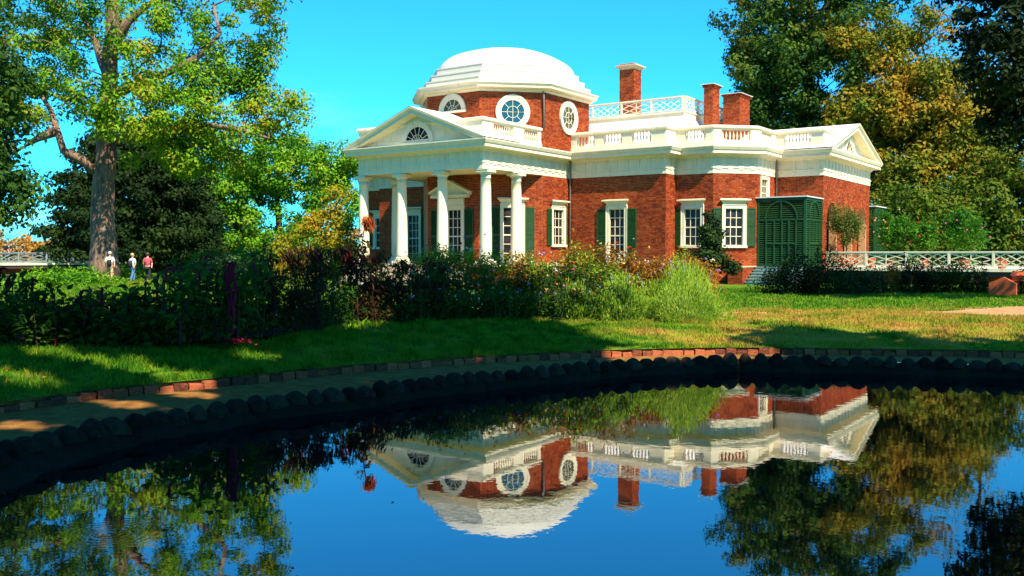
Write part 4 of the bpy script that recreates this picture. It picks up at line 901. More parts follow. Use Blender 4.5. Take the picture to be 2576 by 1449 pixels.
# great shade tree on the bank beside the viewer: its canopy throws the dappled shade on pond, path and border
GAPS = [(-13.2,7.3,1.1,.45),(-11.9,7.6,.8,.5),(-11.7,6.2,1.0,.5),(-10.7,7.7,.9,.45),(-11.3,9.5,.7,.5),(-9.8,6.4,.9,.4),(-9.4,5.0,.6,.45),(-9.9,7.3,.8,.4),(-14.0,8.6,.6,.4),(-12.6,12.9,.7,.8),(-7.0,14.3,1.0,.75),(-7.7,15.9,1.5,.9),(-6.2,15.2,1.0,.65),(-10.2,16.4,1.1,.5),(-14.6,12.3,.9,.9),(-12.9,5.2,.6,.4),(-15.4,9.8,.4,.5),(-12.6,10.4,.35,.3),(-13.4,14.4,.5,.5),(-9.0,12.2,.35,.3),(-6.9,15.6,1.3,.6),(-14.4,14.0,.7,.6),(-5.7,15.9,.8,.4),(-8.8,9.4,.3,.25)]
def canopy_gap(p):
    gx = p[:,0] - SUN.x/SUN.z*p[:,2]; gy = p[:,1] - SUN.y/SUN.z*p[:,2]; h = np.zeros(len(p), bool)
    for x, y, a, b in GAPS: h |= ((gx-.15-x*1.19)/(a*1.17))**2 + ((gy+.06-y*1.19)/(b*1.17))**2 < 1
    return h
# ground spots to be shaded -> canopy blobs above them along the sun's rays
bl = []
for x, y, r_, z in ((-5,6,4.0,12),(-10,8,4.2,13),(-8,12,3.6,13),(-14,9,4.4,14),(-12.5,13.5,3.4,14),(-5,11.5,3.4,12),(-18,8,4,14.5),(-2.5,14.2,2.6,11),(-9,3,4,13),(-15,3,4,14),(-17.5,13,3,14.5),(-14.8,15.8,1.8,14),(-4.8,14.8,1.5,11),(-4.7,16.9,1.1,10.5),(-3.0,17.2,1.3,10.5),(-.7,17.9,1.6,10.5),(2.5,18,2,10.5),(-2.2,15.4,1.2,10.5),(0,8,4,11),(-3,2,4.5,13),(-9,-2,5,14),(-16,-2,5,15),(-21,4,4,15.5),(2,3,4,11)):
    x *= 1.18; y *= 1.18; r_ *= 1.16
    bl.append(((x+SUN.x/SUN.z*z, y+SUN.y/SUN.z*z, z), (r_, r_, 1.5), int(8*r_*r_/2)))
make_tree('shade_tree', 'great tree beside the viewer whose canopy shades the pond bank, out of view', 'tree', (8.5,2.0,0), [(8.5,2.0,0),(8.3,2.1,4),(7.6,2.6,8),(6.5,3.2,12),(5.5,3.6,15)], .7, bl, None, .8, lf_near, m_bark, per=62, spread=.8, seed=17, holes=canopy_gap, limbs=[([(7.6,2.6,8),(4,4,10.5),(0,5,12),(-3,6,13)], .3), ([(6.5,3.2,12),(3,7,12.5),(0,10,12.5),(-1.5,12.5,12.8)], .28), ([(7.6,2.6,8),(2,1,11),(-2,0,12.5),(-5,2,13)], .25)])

# ------------------------------------------------------------------ flower border along the walk
BF = [(-120,15.7),(0,16.0),(300,16.3),(560,16.8),(700,18.4),(900,20.8),(1100,22.0),(1300,22.5),(1500,22.8),(1700,22.9),(1840,23.2)]
def bed_d(u): return float(np.interp(u, [a for a, _ in BF], [b for _, b in BF]))
# soil strip
sp_ = [pos(u, bed_d(u)+1.5) for u in range(-120, 1821, 60)]
strip('flower_bed', [(p.x, p.y) for p in sp_], [1.7]*len(sp_), .008, m_soil)
def plant(name, label, cat, base, h, rad, mats, n, size, kind=6, stems=6, stemm=None, group=None, lean=.12, flowers=None, fsize=.05, fn=0, low=.0, narrow=1., flat=.3, hang=None, seed=0, topheavy=1.0):
    """an upright border plant: stems, leaves set along them, optional flower heads"""
    r = np.random.default_rng(1000+seed); t = thing(name, base, label, cat, group); b = np.array(base); mb = MB(); P = []; tips = []
    for k in range(stems):
        a = r.uniform(0, 2*math.pi); q = r.uniform(.15,1)*rad; hh = h*r.uniform(.72,1.0); top = b + np.array([math.cos(a)*q, math.sin(a)*q, hh]); foot = b + np.array([math.cos(a)*q*.35, math.sin(a)*q*.35, 0]); mid = (foot+top)/2 + np.array([r.uniform(-1,1)*lean*.4, r.uniform(-1,1)*lean*.4, .05*h])
        mb.tube([foot, mid, top], [.014,.011,.005], 5, False); tips.append(top)
        m_ = n//stems; f = low + (1-low)*r.uniform(0,1,m_)**(1/topheavy); f = f[:,None]
        c = np.where(f < .5, foot+(mid-foot)*f*2, mid+(top-mid)*(f*2-1)); P.append(c + r.normal(size=(m_,3))*np.array([1,1,.5])*rad*.34)
    mb.build('stems', stemm or m_stem, t, kind='stuff')
    P = np.concatenate(P); P[:,2] = np.maximum(P[:,2], .03)
    v, f = leaf_geo(P, size, flat, kind, narrow=narrow, hang=hang, r=r); npmesh('foliage', v, f, mats, t, 'stuff')
    if flowers:
        for fi, fm in enumerate(flowers):
            G = []
            for k in range(max(1, fn//len(flowers))):
                c = tips[r.integers(len(tips))] + r.normal(size=3)*np.array([rad*.4, rad*.4, h*.10]) + np.array([0,0,.02]); m_ = 9; G.append(leaf_geo(c + r.normal(size=(m_,3))*fsize*.35, fsize, .3, 4, r=r))
            v, f = join(G); npmesh('flowers', v, f, fm, t, 'stuff')
    return t, tips
TOPV = [(-60,640),(60,648),(150,668),(205,700),(260,716),(345,714),(385,680),(410,645),(470,605),(540,588),(610,588),(670,612),(720,635),(790,612),(870,608),(930,625),(1000,640),(1080,628),(1170,636),(1260,642),(1340,632),(1420,622),(1500,622),(1580,626),(1660,636),(1760,660),(1830,690)]
def topz(u, d): return hz(float(np.interp(u, [a for a, _ in TOPV], [b for _, b in TOPV])), d)
ORD = 'first second third fourth fifth sixth seventh eighth ninth tenth eleventh twelfth thirteenth fourteenth fifteenth sixteenth seventeenth eighteenth nineteenth twentieth twenty-first twenty-second twenty-third twenty-fourth twenty-fifth twenty-sixth twenty-seventh twenty-eighth twenty-ninth thirtieth'.split()
CNT = {}
def nth(key): CNT[key] = CNT.get(key, -1)+1; return ORD[CNT[key]]
# amaranths with hanging tassels at the left
k = 0
for u in list(range(-60, 690, 47)):
    for row in (0, 1):
        uu = u + rng.uniform(-15,15) + row*22; d = bed_d(uu) + .45 + row*1.1 + rng.uniform(-.2,.2); h = max(.55, topz(uu, d)*rng.uniform(.62,1.14)) if row else max(.45, topz(uu,d)*rng.uniform(.38,.92)); b = pos(uu, d)
        t, tips = plant('amaranth_plant', 'broad leaved amaranth, %s from the left in the %s row of the shaded border' % (nth('am%d' % row), ['front','back'][row]), 'plant', b, h, .42, lf_amar if k % 3 else lf_bed, int(rng.integers(110,190)), rng.uniform(.13,.19), 6, 6, m_rstem, 'amaranths in the shaded border', seed=k, flat=.35, low=.12)
        k += 1
        # drooping tassels
        if rng.uniform() < .22 or 480 < uu < 630:
            mb = MB(); r = np.random.default_rng(k)
            for q in range(2 if r.uniform() < .6 else 3):
                tp = Vector(tips[r.integers(len(tips))]) + Vector((r.uniform(-.1,.1), r.uniform(-.1,.1), -.02)); L = r.uniform(.25,.75); P = [tp]
                for j in range(1, 9): f = j/8; P.append(tp + Vector((.16*math.sin(f*2.2)*(1 if q % 2 else -1), -.10*math.sin(f*2), .10*math.sin(f*3.1) - L*f*f)))
                mb.tube(P, [.010]+[.03*(1-.5*abs(j-4)/4)+.006*r.uniform(-1,1) for j in range(1,9)], 6)
            mb.build('tassels', lf_mag, t, smooth=True)
# the thick crimson tassel falling to the grass
b = pos(597, bed_d(597)-.05); t = thing('amaranth_plant', b, 'amaranth with the thickest crimson tassel hanging down to the grass', 'plant')
mb = MB(); mb.tube([b, b+Vector((.05,0,.8)), b+Vector((0,0,1.42))], [.018,.015,.008], 6); mb.build('stem', m_rstem, t)
for q, (ox, L) in enumerate(((-.06,1.05),(.05,1.33),(.0,.92),(.12,.75),(-.13,.6))):
    P = [b+Vector((ox*.3, -.05, 1.42)), b+Vector((ox, -.13, 1.45))] + [b+Vector((ox+.015*math.sin(j+q), -.16-.02*math.sin(j*.7), 1.42-L*j/10)) for j in range(1, 11)]
    mb = MB(); mb.tube(P, [.008,.018]+[.026+.009*math.sin(j*2.1+q) for j in range(1,10)]+[.008], 7); mb.build('tassel', lf_mag, t, smooth=True)
C_ = np.array(b) + rng.normal(size=(120,3))*np.array([.16,.10,.02]) + np.array([.22,-.25,.05]); v, f = leaf_geo(C_, .07, .8); npmesh('fallen_blossom', v, f, lf_mag, t, 'stuff')
C_ = np.array(b) + rng.normal(size=(70,3))*np.array([.2,.2,.35]) + np.array([0,.1,.95]); v, f = leaf_geo(C_, .19, .3, 6); npmesh('foliage', v, f, lf_amar, t, 'stuff')
# bronze feathery plants in the middle
k = 0
for u in range(690, 1130, 34):
    for row in (0, 1):
        uu = u + rng.uniform(-14,14); d = bed_d(uu) + .35 + row*1.2; b = pos(uu, d); h = max(.6, topz(uu, d)*(rng.uniform(.85,1.02) if row else rng.uniform(.45,.8))); k += 1
        if row or rng.uniform() < .5:
            t, tips = plant('bronze_cockscomb', 'bronze plumed cockscomb, %s from the left in the %s row of the border' % (nth('co%d' % row), ['front','back'][row]), 'plant', b, h, .36, lf_bronze if k % 2 else lf_bed, 230, .14, 6, 7, m_rstem, 'cockscombs in the border', seed=200+k, narrow=.55, low=.1)
            G = []
            for tp in tips[:3]:
                G.append(leaf_geo(np.array(tp) + rng.normal(size=(45,3))*np.array([.10,.10,.07]) - np.array([0,0,.06]), .17, .2, 4, narrow=.35, hang=(rng.uniform(-.6,.6),rng.uniform(-.6,.6),-1)))
            v, f = join(G); npmesh('plumes', v, f, lf_bronze if k % 6 else lf_mag, t, 'stuff')
        else:
            plant('zinnia', 'leafy low zinnia before the cockscombs, %s from the left' % nth('zi'), 'plant', b, h, .42, lf_bed, 240, .11, 6, 7, None, 'low plants at the border front', flowers=[fl['pink'], fl['white']], fn=5, fsize=.05, seed=300+k)
# the tall flame coloured plume before the left column
b = pos(912, 21.9); t = thing('flame_plume_plant', b, 'lone tall stem with drooping orange red plume before the left column', 'plant'); zt = hz(548, 21.9)
mb = MB(); mb.tube([b, b+Vector((.05,.02,1.2)), b+Vector((.0,0,1.9)), b+Vector((.10,.02,zt-.06)), b+Vector((.16,.02,zt))], [.018,.015,.012,.010,.006], 6); mb.build('stem', m_rstem, t)
C_ = np.array(b) + np.array([.20,0,zt-.14]) + rng.normal(size=(170,3))*np.array([.075,.07,.075]); v, f = leaf_geo(C_, .19, .1, 4, narrow=.22, hang=(.25,0,-1)); npmesh('plume', v, f, lf_flame, t, 'stuff')
C_ = np.array(b) + np.c_[rng.normal(0,.08,60), rng.normal(0,.08,60), rng.uniform(1.0, zt-.2, 60)]; v, f = leaf_geo(C_, .17, .2, 6, narrow=.6); npmesh('foliage', v, f, lf_bronze, t, 'stuff')
# mixed sunny flowers at the right
k = 0; cols_ = list(fl)
for u in range(1060, 1800, 26):
    for row in (0, 1, 2):
        uu = u + rng.uniform(-12,12); d = bed_d(uu) + .30 + row*.85 + rng.uniform(-.15,.15); b = pos(uu, d); f_ = (.46, .78, 1.03)[row]; h = max(.45, topz(uu, d)*f_*rng.uniform(.84,1.10)); k += 1
        if 1590 < uu and row < 2: continue
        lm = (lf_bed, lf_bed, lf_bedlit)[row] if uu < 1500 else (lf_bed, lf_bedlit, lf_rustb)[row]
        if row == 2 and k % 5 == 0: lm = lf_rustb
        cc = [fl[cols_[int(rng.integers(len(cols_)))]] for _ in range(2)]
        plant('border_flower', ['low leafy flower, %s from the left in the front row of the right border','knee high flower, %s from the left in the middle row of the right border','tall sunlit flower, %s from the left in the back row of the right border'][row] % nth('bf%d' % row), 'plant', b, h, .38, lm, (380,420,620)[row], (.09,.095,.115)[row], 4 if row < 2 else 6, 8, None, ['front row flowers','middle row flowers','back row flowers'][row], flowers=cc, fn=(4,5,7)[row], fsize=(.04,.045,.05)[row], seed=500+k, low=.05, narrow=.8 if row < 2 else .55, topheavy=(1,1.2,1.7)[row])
# filler of seedlings and low leaves that nobody could count
us = rng.uniform(-120, 1800, 5200); ds = np.array([bed_d(u) for u in us]) + rng.uniform(-.05, 2.6, 5200); hh = rng.uniform(.02,.42,5200)
P = np.array([tuple(pos(u, d, h)) for u, d, h in zip(us, ds, hh)]); v, f = leaf_geo(P, .12, .4, 6); o = npmesh('border_undergrowth', v, f, lf_bed, None, 'stuff'); tag(o, 'low tangled leaves covering the soil of the flower border', 'undergrowth')
# lavender clumps
def mound(name, label, cat, base, rx, h, mat, n, size, narrow=.25, seed=0, spikes=0, group=None, flat=.0, kind=4, hangup=True, stemm=None):
    r = np.random.default_rng(2000+seed); t = thing(name, base, label, cat, group); b = np.array(base)
    d = r.normal(size=(n,3)); d[:,2] = np.abs(d[:,2]); d /= np.linalg.norm(d, axis=1)[:,None]; q = r.uniform(.25,1,n)**.45; lump = 1+.16*np.sin(d[:,0]*6+seed)+.12*np.sin(d[:,1]*8+d[:,2]*5) if hangup else 1+.22*np.sin(d[:,0]*5+seed*2.1)+.20*np.sin(d[:,1]*6+d[:,2]*4+seed)+r.normal(0,.07,n)
    P = b + d*(q*lump)[:,None]*np.array([rx, rx, h]); 
    if hangup:
        T, F = TEMPL[kind]; tdir = d*np.array([.55,.55,1])+r.normal(size=(n,3))*.18+np.array([0,0,.5]); tdir /= np.linalg.norm(tdir,axis=1)[:,None]; side = np.cross(tdir, r.normal(size=(n,3))); side /= np.linalg.norm(side,axis=1)[:,None]; nn = np.cross(side, tdir); s = size*r.uniform(.6,1.3,n)
        V = P[:,None,:] + s[:,None,None]*(T[None,:,0:1]*narrow*side[:,None,:]+T[None,:,1:2]*tdir[:,None,:]+T[None,:,2:3]*nn[:,None,:]); f = (np.arange(n)[:,None,None]*len(T)+np.array(F)[None]).reshape(-1,4); npmesh('foliage', V.reshape(-1,3), f, mat, t, 'stuff')
    else:
        v, f = leaf_geo(P, size, .3, kind, narrow=narrow, r=r); npmesh('foliage', v, f, mat, t, 'stuff')
    mb = MB()
    for k in range(14):
        a = r.uniform(0,6.28); e = b+np.array([math.cos(a)*rx*.6, math.sin(a)*rx*.6, h*.6]); mb.tube([b+np.array([math.cos(a)*.06,math.sin(a)*.06,0]), (b+e)/2+np.array([0,0,.08*h]), e], [.02,.014,.006], 5, False)
    mb.build('stems', stemm or m_stem, t, kind='stuff')
    if spikes:
        mb = MB(); G = []
        for k in range(spikes):
            a = r.uniform(0,6.28); q = r.uniform(.1,.95)*rx; p = b+np.array([math.cos(a)*q, math.sin(a)*q, h*math.sqrt(max(.05,1-(q/rx)**2))*.9]); e = p+np.array([math.cos(a)*.08, math.sin(a)*.08, r.uniform(.18,.36)]); mb.tube([p, e], [.005,.004], 4, False); G.append(leaf_geo(e+r.normal(size=(8,3))*np.array([.008,.008,.04]), .026, 0, 4, r=r))
        mb.build('stalks', lf_lav, t, kind='stuff'); v, f = join(G); npmesh('flower_spikes', v, f, fl['violet'], t, 'stuff')
    return t
mound('lavender_bush', 'bright grey green lavender bush at the sunny right end of the border', 'shrub', pos(1716, 23.5), 1.10, 1.25, lf_lav, 15000, .10, .30, 1, 34)
mound('lavender_bush', 'shaded lavender clump just left of the bright lavender bush', 'shrub', pos(1560, 23.3), .75, .98, lf_lav, 3500, .13, .24, 2, 10)
mound('lavender_bush', 'low dim lavender clump among the zinnias', 'shrub', pos(1455, 23.2), .6, .85, lf_lav, 2200, .13, .24, 3, 6)
# narrow dark vine between the bay windows
Dv = 44; b = pos(1787, Dv)
make_tree('climbing_vine', 'dark narrow vine covered sapling standing before the bay windows', 'sapling', b, [b, ip(1786,690,Dv), ip(1786,620,Dv), ip(1788,560,Dv)], .07, [(tuple(ip(1787,590,Dv)), (.42,.42,1.05), 30), (tuple(ip(1780,655,Dv)), (.8,.8,.55), 26), (tuple(ip(1835,672,Dv)), (.5,.5,.3), 6), (tuple(ip(1715,665,Dv)), (.6,.6,.4), 8)], None, .15, lf_shrub, m_bark2, per=110, spread=.24, seed=51, tip=.01)
b = pos(1710, 42)
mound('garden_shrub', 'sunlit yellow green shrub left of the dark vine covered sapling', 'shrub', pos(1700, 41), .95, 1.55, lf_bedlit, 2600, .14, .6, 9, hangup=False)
# shrubs before the steps and the terrace
for i, (u, d, rx, h, n, m_, lab) in enumerate(((1985,38,1.2,1.45,5200,lf_shrub,'dark dense shrub hiding the right side of the steps'),(2090,37.5,1.3,1.55,5600,lf_shrub,'dark rounded shrub below the near corner of the terrace'),(2170,38,.9,1.05,3000,lf_shrub,'low dark shrub at the terrace corner'),(2235,39,.7,1.15,2200,lf_rustb,'orange tinged small shrub below the first railing panels'),(2300,39,.95,1.30,3200,lf_shrub,'leafy shrub below the middle of the railing, left of the taller one'),(2380,39,1.0,1.40,3400,lf_bed,'taller leafy shrub below the railing with sunlit top'),(2450,38.5,.8,1.0,2200,lf_shrub,'low dark shrub beside the brick stairwell'),(2590,37,.7,1.0,1800,lf_shrub,'small shrub at the right edge beside the stairwell'))):
    mound('garden_shrub', lab, 'shrub', pos(u, d), rx, h, m_, n, .13, .6, 60+i, hangup=False)
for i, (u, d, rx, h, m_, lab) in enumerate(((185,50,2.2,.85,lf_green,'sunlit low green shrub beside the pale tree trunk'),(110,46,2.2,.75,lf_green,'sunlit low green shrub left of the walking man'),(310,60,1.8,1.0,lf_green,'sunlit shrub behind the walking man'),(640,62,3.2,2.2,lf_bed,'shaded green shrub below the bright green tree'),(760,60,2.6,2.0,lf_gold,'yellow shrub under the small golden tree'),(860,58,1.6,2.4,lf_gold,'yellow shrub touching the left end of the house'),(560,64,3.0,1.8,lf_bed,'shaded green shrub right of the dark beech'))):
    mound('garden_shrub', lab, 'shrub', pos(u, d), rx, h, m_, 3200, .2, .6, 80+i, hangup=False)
# ------------------------------------------------------------------ potted trees on the terrace
def potted(u, y, h, rad, mat, n, lab, name='potted_tree', fruit=None, leaf=.10, stem=.8, flat=.2, seed=0):
    dd = y/(FW[1]+RT[1]*(u-1288)/FPX); b = pos(u, dd, .885); t = thing(name, b, lab, 'potted tree')
    mb = MB(); mb.lathe(b.x, b.y, [(.20,.886),(.26,1.22),(.30,1.24),(.30,1.32),(.25,1.32),(.24,1.25)], 16); mb.build('pot', m_terra, t, smooth=False)
    mb = MB(); mb.tube([b+Vector((0,0,.3)), b+Vector((.03,0,stem)), b+Vector((0,0,h*.75))], [.035,.03,.012], 6); mb.build('trunk', m_bark2, t, smooth=True)
    r = np.random.default_rng(3000+seed); c = np.array(b)+np.array([0,0,stem+(h-stem)*.5]); CC = blob(c, (rad*.8,rad*.8,(h-stem)*.46), 30, .3, r); P = np.repeat(CC, n//30, axis=0); P = P + r.normal(size=P.shape)*rad*.2*r.uniform(.6,1.3,(30,1)).repeat(n//30, axis=0); v, f = leaf_geo(P, leaf, flat, 4, r=r); npmesh('crown', v, f, mat, t, 'stuff')
    if fruit:
        for q, fm in enumerate(fruit):
            for k in range(7):
                e = r.normal(size=3); e /= np.linalg.norm(e); e[1] = -abs(e[1]); p = c+e*np.array([rad,rad,(h-stem)*.5]); mb = MB(); mb.lathe(p[0], p[1], [(.01,p[2]-.05),(.045,p[2]-.03),(.055,p[2]),(.045,p[2]+.03),(.01,p[2]+.05)], 8); mb.build('fruit', fm, t, smooth=True)
potted(2128, 54.2, 3.5, 1.0, lf_oliv2, 5200, 'round grey green potted tree before the arches', leaf=.11, stem=1.35, seed=1)
potted(2240, 54.6, 3.3, .95, lf_citrus, 3600, 'potted citrus with orange fruit nearest the house end', fruit=[fl['orange'], fl['salmon']], leaf=.14, stem=.9, seed=2)
potted(2325, 54.4, 2.6, .8, lf_citrus, 3600, 'smaller potted citrus with red fruit, middle of the terrace', fruit=[fl['red']], leaf=.13, stem=.9, seed=3)
potted(2425, 55.0, 3.0, 1.25, lf_citrus, 4600, 'widest potted shrub on the terrace with pink blossom', fruit=[fl['pink']], leaf=.13, stem=.75, seed=4)
for i, u in enumerate((2190, 2520)):
    dd = 53.6/(FW[1]+RT[1]*(u-1288)/FPX); b = pos(u, dd, .885); mb = MB(); mb.lathe(b.x, b.y, [(.18,.886),(.25,1.3),(.29,1.31),(.29,1.38),(.22,1.38),(.2,1.2)], 16); o = mb.build('terracotta_pot', m_terra); tag(o, ['empty terracotta pot behind the railing near the arches','empty terracotta pot behind the railing at far right'][i], 'pot')

# ------------------------------------------------------------------ visitors
def person(u, d, z, label, skin, shirt, trou, hair, heading=0, stride=.18, shorts=False, bag=None, armf=.1, h=1.72):
    base = pos(u, d, z); t = thing('person', base, label, 'person'); k = h/1.72; ca, sa = math.cos(heading), math.sin(heading)
    def W(x, y, zz): return Vector((base.x + (x*ca-y*sa)*k, base.y + (x*sa+y*ca)*k, base.z + zz*k))
    def skin_obj(name, V, E, Rr, mat, par):
        me = bpy.data.meshes.new(name); me.from_pydata([tuple(W(*p)) for p in V], E, []); me.materials.append(mat); o = link(name, me, par); o.modifiers.new('skin', 'SKIN').use_smooth_shade = True; s = o.modifiers.new('sub', 'SUBSURF'); s.levels = 1; s.render_levels = 1
        for i, q in enumerate(Rr): me.skin_vertices[0].data[i].radius = (q[0]*k, q[1]*k) if isinstance(q, tuple) else (q*k, q*k)
        me.skin_vertices[0].data[0].use_root = True; return o
    s = stride
    V = [(0,0,.92),(0,.01,1.12),(0,.01,1.34),(0,.02,1.46),(0,.0,1.53),(0,-.015,1.62),(0,0,1.70), (.17,.02,1.40),(.24,.06,1.14),(.24,-armf,.93),(.235,-armf-.06,.84), (-.17,.02,1.40),(-.24,-.02,1.14),(-.24,armf,.93),(-.235,armf+.03,.84), (.09,0,.86),(.095,-s,.48),(.095,-s*.6,.08),(.10,-s*.6-.15,.03), (-.09,0,.86),(-.095,s*.5,.48),(-.095,s*1.3,.10),(-.10,s*1.3-.14,.03)]
    E = [(0,1),(1,2),(2,3),(3,4),(4,5),(5,6),(2,7),(7,8),(8,9),(9,10),(2,11),(11,12),(12,13),(13,14),(0,15),(15,16),(16,17),(17,18),(0,19),(19,20),(20,21),(21,22)]
    Rr = [(.14,.10),(.13,.09),(.15,.10),.05,.065,(.085,.10),.06, .055,.045,.035,.04, .055,.045,.035,.04, .085,.06,.04,.04, .085,.06,.04,.04]
    skin_obj('body', V, E, Rr, skin, t)
    skin_obj('shirt', [V[0],V[1],V[2],(0,.015,1.43),V[7],V[8],V[11],V[12]], [(0,1),(1,2),(2,3),(2,4),(4,5),(2,6),(6,7)], [(.165,.125),(.155,.115),(.175,.12),.075,.078,.066,.078,.066], shirt, t)
    kz = [V[0],V[15],V[16],V[19],V[20]] if shorts else [V[0],V[15],V[16],V[17],V[19],V[20],V[21]]
    skin_obj('trousers', kz, [(0,1),(1,2),(0,3),(3,4)] if shorts else [(0,1),(1,2),(2,3),(0,4),(4,5),(5,6)], [(.155,.12),.105,.085,.105,.085] if shorts else [(.155,.12),.105,.08,.06,.105,.08,.06], trou, t)
    mb = MB(); c = W(0,.02,1.66); mb.lathe(c.x, c.y, [(.03,c.z-.10*k),(.10*k,c.z-.04*k),(.112*k,c.z+.02*k),(.09*k,c.z+.09*k),(.03,c.z+.125*k)], 10); mb.build('hair', hair, t, smooth=True)
    f = W(0,-.115,1.62); mb = MB(); mb.lathe(f.x, f.y, [(.006,f.z-.03),(.02,f.z-.015),(.012,f.z+.03)], 6); mb.build('nose', skin, t)
    if bag is not None:
        mb = MB(); p = W(.02,.17,1.12); mb.lathe(p.x, p.y, [(.03,p.z-.2),(.13,p.z-.16),(.14,p.z),(.11,p.z+.15),(.03,p.z+.18)], 8); mb.build('bag', bag, t, smooth=True)
        mb = MB(); mb.tube([W(-.14,.10,1.38), W(0,.14,1.22), W(.13,.12,1.02)], .022, 5); mb.build('strap', bag, t)
m_skin = M('warm_skin', [(.52,.24,.14),(.60,.30,.18)], .6, 6); m_tee = M('white_tee', [(.62,.66,.60),(.75,.78,.72)], .8, 5); m_kh = M('khaki_cloth', [(.36,.24,.14),(.44,.30,.18)], .85, 6)
m_jean = M('blue_denim', [(.05,.13,.26),(.09,.20,.36)], .85, 8); m_blk = M('black_cloth', [(.008,.008,.010),(.02,.018,.018)], .8, 6); m_fl = M('pink_red_shirt', [(.38,.03,.06),(.55,.10,.12)], .8, 12)
m_blond = M('sandy_hair', [(.40,.24,.10),(.55,.38,.18)], .6, 20); m_grey = M('grey_hair', [(.35,.30,.26),(.5,.45,.4)], .6, 20); m_pat = M('white_and_navy_print', [(.72,.74,.80),(.66,.68,.75),(.05,.06,.14)], .8, 14); m_brn = M('brown_hair', [(.04,.02,.01),(.08,.04,.02)], .5, 20)
AW = YAW + math.pi
person(277, 55, 0, 'walking man in white tee shirt and khaki shorts with black bag', m_skin, m_tee, m_kh, m_grey, AW+.3, .2, True, m_blk)
person(334, 54, 0, 'walking visitor in white and navy print top and blue jeans', m_skin, m_pat, m_jean, m_blond, AW-.5, .2, False, m_blk, h=1.62)
person(372, 54, 0, 'visitor in pink red shirt half hidden behind the border plants', m_skin, m_fl, m_blk, m_brn, AW+.2, .15, h=1.66)
for i, (u, lab) in enumerate(((14,'visitor in black, leftmost on the far terrace'),(30,'visitor in black with pinkish face on the far terrace, second from left'),(59,'visitor in dark clothes standing apart on the far terrace'))):
    dX = -76.8; t_ = (u-1288)/FPX; d = dX/(FW[0]+RT[0]*t_)
    person(u, d, .885, lab, m_skin, m_blk, m_blk, m_brn, AW+(1.2 if i == 0 else -1.2), .05)

# ------------------------------------------------------------------ grass
def inside(poly, x, y):
    P = np.array([(p.x, p.y) for p in poly]); c = np.zeros(len(x), bool); j = len(P)-1
    for i in range(len(P)):
        m_ = ((P[i,1] > y) != (P[j,1] > y)) & (x < (P[j,0]-P[i,0])*(y-P[i,1])/(P[j,1]-P[i,1]+1e-12)+P[i,0]); c ^= m_; j = i
    return c
def grass(name, n, umin, umax, dmin, dmax, hgt, wid, lab, pw=1.0, seed=0):
    r = np.random.default_rng(seed); d = dmin + (dmax-dmin)*r.uniform(0,1,n)**pw; u = r.uniform(umin, umax, n)
    x = FW[0]*d + RT[0]*(u-1288)/FPX*d; y = FW[1]*d + RT[1]*(u-1288)/FPX*d
    cl = .5+.5*np.sin(x*3.1+np.sin(y*2.3)*1.7)*np.sin(y*2.7+x*.8); keep = (~inside(edg, x, y)) & (r.uniform(0,1,n) < .55+.6*cl)
    bd = np.interp(u, [a for a, _ in BF], [b for _, b in BF]); keep &= ~((u < 1830) & (d > bd+.25) & (d < bd+2.3))
    wd = 25.2 + 1.2*(u-300)/2600 + .5*np.sin((u-300)/2600*7); wh = np.where(u < 2380, .45, np.minimum(2.4, .45+(u-2380)/90)); keep &= ~((np.abs(d-wd) < wh) & (u > 1790) & ((u > 2330) | (u < 1930)))
    x, y, d = x[keep], y[keep], d[keep]; k = len(x); h = hgt*r.uniform(.35,1.5,k)*(.45+1.0*cl[keep]); a = r.uniform(0,6.283,k); ln = r.uniform(.2,.9,k)*h; b_ = r.uniform(0,6.283,k); w_ = wid*r.uniform(.6,1.3,k)
    B = np.c_[x,y,gz(x,y)]; S = np.c_[np.cos(a),np.sin(a),np.zeros(k)]*w_[:,None]*.5; T = B + np.c_[np.cos(b_)*ln, np.sin(b_)*ln, h]; Mi = B + np.c_[np.cos(b_)*ln*.35, np.sin(b_)*ln*.35, h*.6]
    V = np.stack([B-S, B+S, Mi+S*.75, T, Mi-S*.75], 1).reshape(-1,3); o = np.arange(k)*5; me_f = np.stack([o,o+1,o+2,o+4],1)
    f3 = np.stack([o+4,o+2,o+3,o+3],1)
    me = bpy.data.meshes.new(name); me.vertices.add(len(V)); me.vertices.foreach_set('co', V.astype(np.float32).ravel())
    lp = np.concatenate([np.stack([o,o+1,o+2,o+4],1), ],0); tri = np.stack([o+4,o+2,o+3],1)
    idx = np.concatenate([lp.ravel(), tri.ravel()]); me.loops.add(len(idx)); me.loops.foreach_set('vertex_index', idx.astype(np.int32)); me.polygons.add(2*k)
    me.polygons.foreach_set('loop_start', np.concatenate([np.arange(k)*4, 4*k+np.arange(k)*3]).astype(np.int32)); me.polygons.foreach_set('loop_total', np.concatenate([np.full(k,4),np.full(k,3)]).astype(np.int32))
    me.materials.append(m_blade); me.update(calc_edges=True); o_ = link(name, me, None, 'stuff'); tag(o_, lab, 'grass')
grass('grass', 150000, -150, 1500, 11.0, 23, .085, .015, 'rough grass between the brick edging and the shaded flower border', .8, 5)
grass('grass', 120000, 1100, 2750, 17.5, 27, .065, .018, 'green and straw coloured grass on the open lawn at right', .9, 6)
grass('grass', 50000, 1500, 2750, 26, 44, .07, .035, 'short bright grass before the steps and the terrace', .9, 7)
grass('grass', 50000, -150, 1100, 20, 60, .12, .05, 'sunlit grass behind the flower border at left', 1.0, 8)
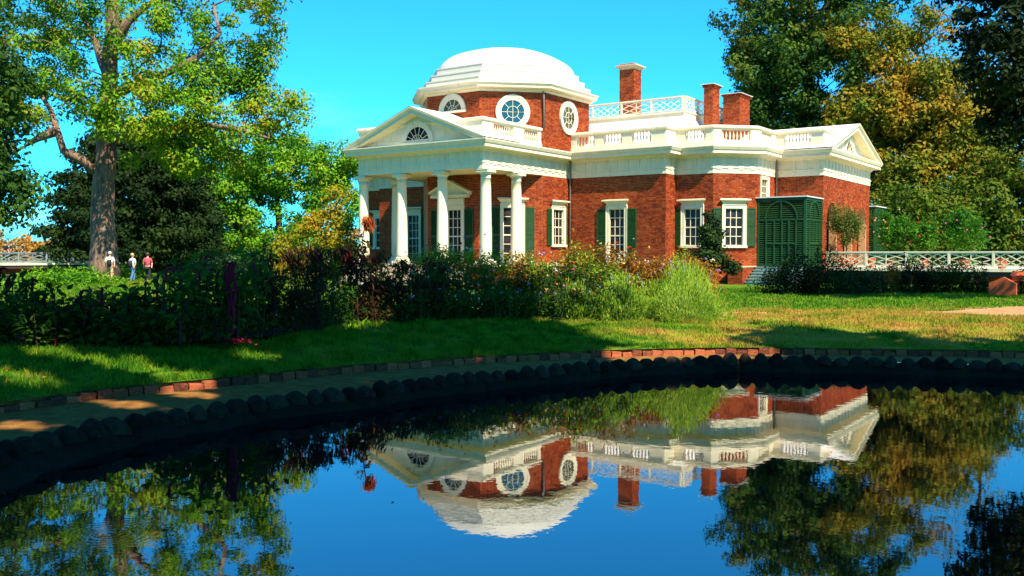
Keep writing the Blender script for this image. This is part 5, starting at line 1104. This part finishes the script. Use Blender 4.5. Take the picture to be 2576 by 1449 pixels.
# fallen leaves and twigs on the path
us = rng.uniform(0, 2600, 700); k = 0; P = []
idx = rng.integers(0, len(o_edge), 600); f_ = rng.uniform(.02,.9,600)
P = [(o_edge[i].x+(o_rim[i].x-o_edge[i].x)*q, o_edge[i].y+(o_rim[i].y-o_edge[i].y)*q, ZE-.135-.008*q+.012) for i, q in zip(idx, f_)]
v, f = leaf_geo(np.array(P), .06, 3.0, 4); o = npmesh('fallen_leaves', v, f, lf_rustb, None, 'stuff'); tag(o, 'small fallen leaves scattered on the path round the pond', 'leaf litter')
# weeds on the wet bank
idx = rng.integers(0, 400, 3500); q = rng.uniform(.0,1,3500)**1.4
P = np.array([(rimN[i].x+(bank_low[i].x-rimN[i].x)*t_, rimN[i].y+(bank_low[i].y-rimN[i].y)*t_, ZE-.16-.2*t_) for i, t_ in zip(idx, q)]); v, f = leaf_geo(P, .055, .3, 4, narrow=.5); o = npmesh('bank_weeds', v, f, lf_shrub, None, 'stuff'); tag(o, 'small dark weeds and moss on the wet bank below the stones', 'weeds')

# leaves on the lawn and a few afloat
def litter(name, n, umin, umax, dmin, dmax, z, size, lab, seed, pred=None):
    r = np.random.default_rng(seed); d = r.uniform(dmin, dmax, n); u = r.uniform(umin, umax, n); x = FW[0]*d + RT[0]*(u-1288)/FPX*d; y = FW[1]*d + RT[1]*(u-1288)/FPX*d
    k = pred(x, y); P = np.c_[x, y, (gz(x, y) + z + r.uniform(0,.05,n)) if z > 0 else np.full(n, z)][k]; v, f = leaf_geo(P, size, 2.5, 6, r=r); o = npmesh(name, v, f, lf_rustb, None, 'stuff'); tag(o, lab, 'leaf litter')
litter('fallen_leaves', 900, -100, 2700, 11, 30, .03, .075, 'brown fallen leaves scattered over the lawn', 91, lambda x, y: ~inside(edg, x, y))
litter('floating_leaves', 130, 0, 2576, 6.6, 18, -.726, .035, 'few small leaves floating on the pond water', 92, lambda x, y: inside([p + (cenR-p).normalized()*.7 for p in rimN], x, y) & (np.sin(x*1.9)+np.sin(y*1.3+x) > .9))
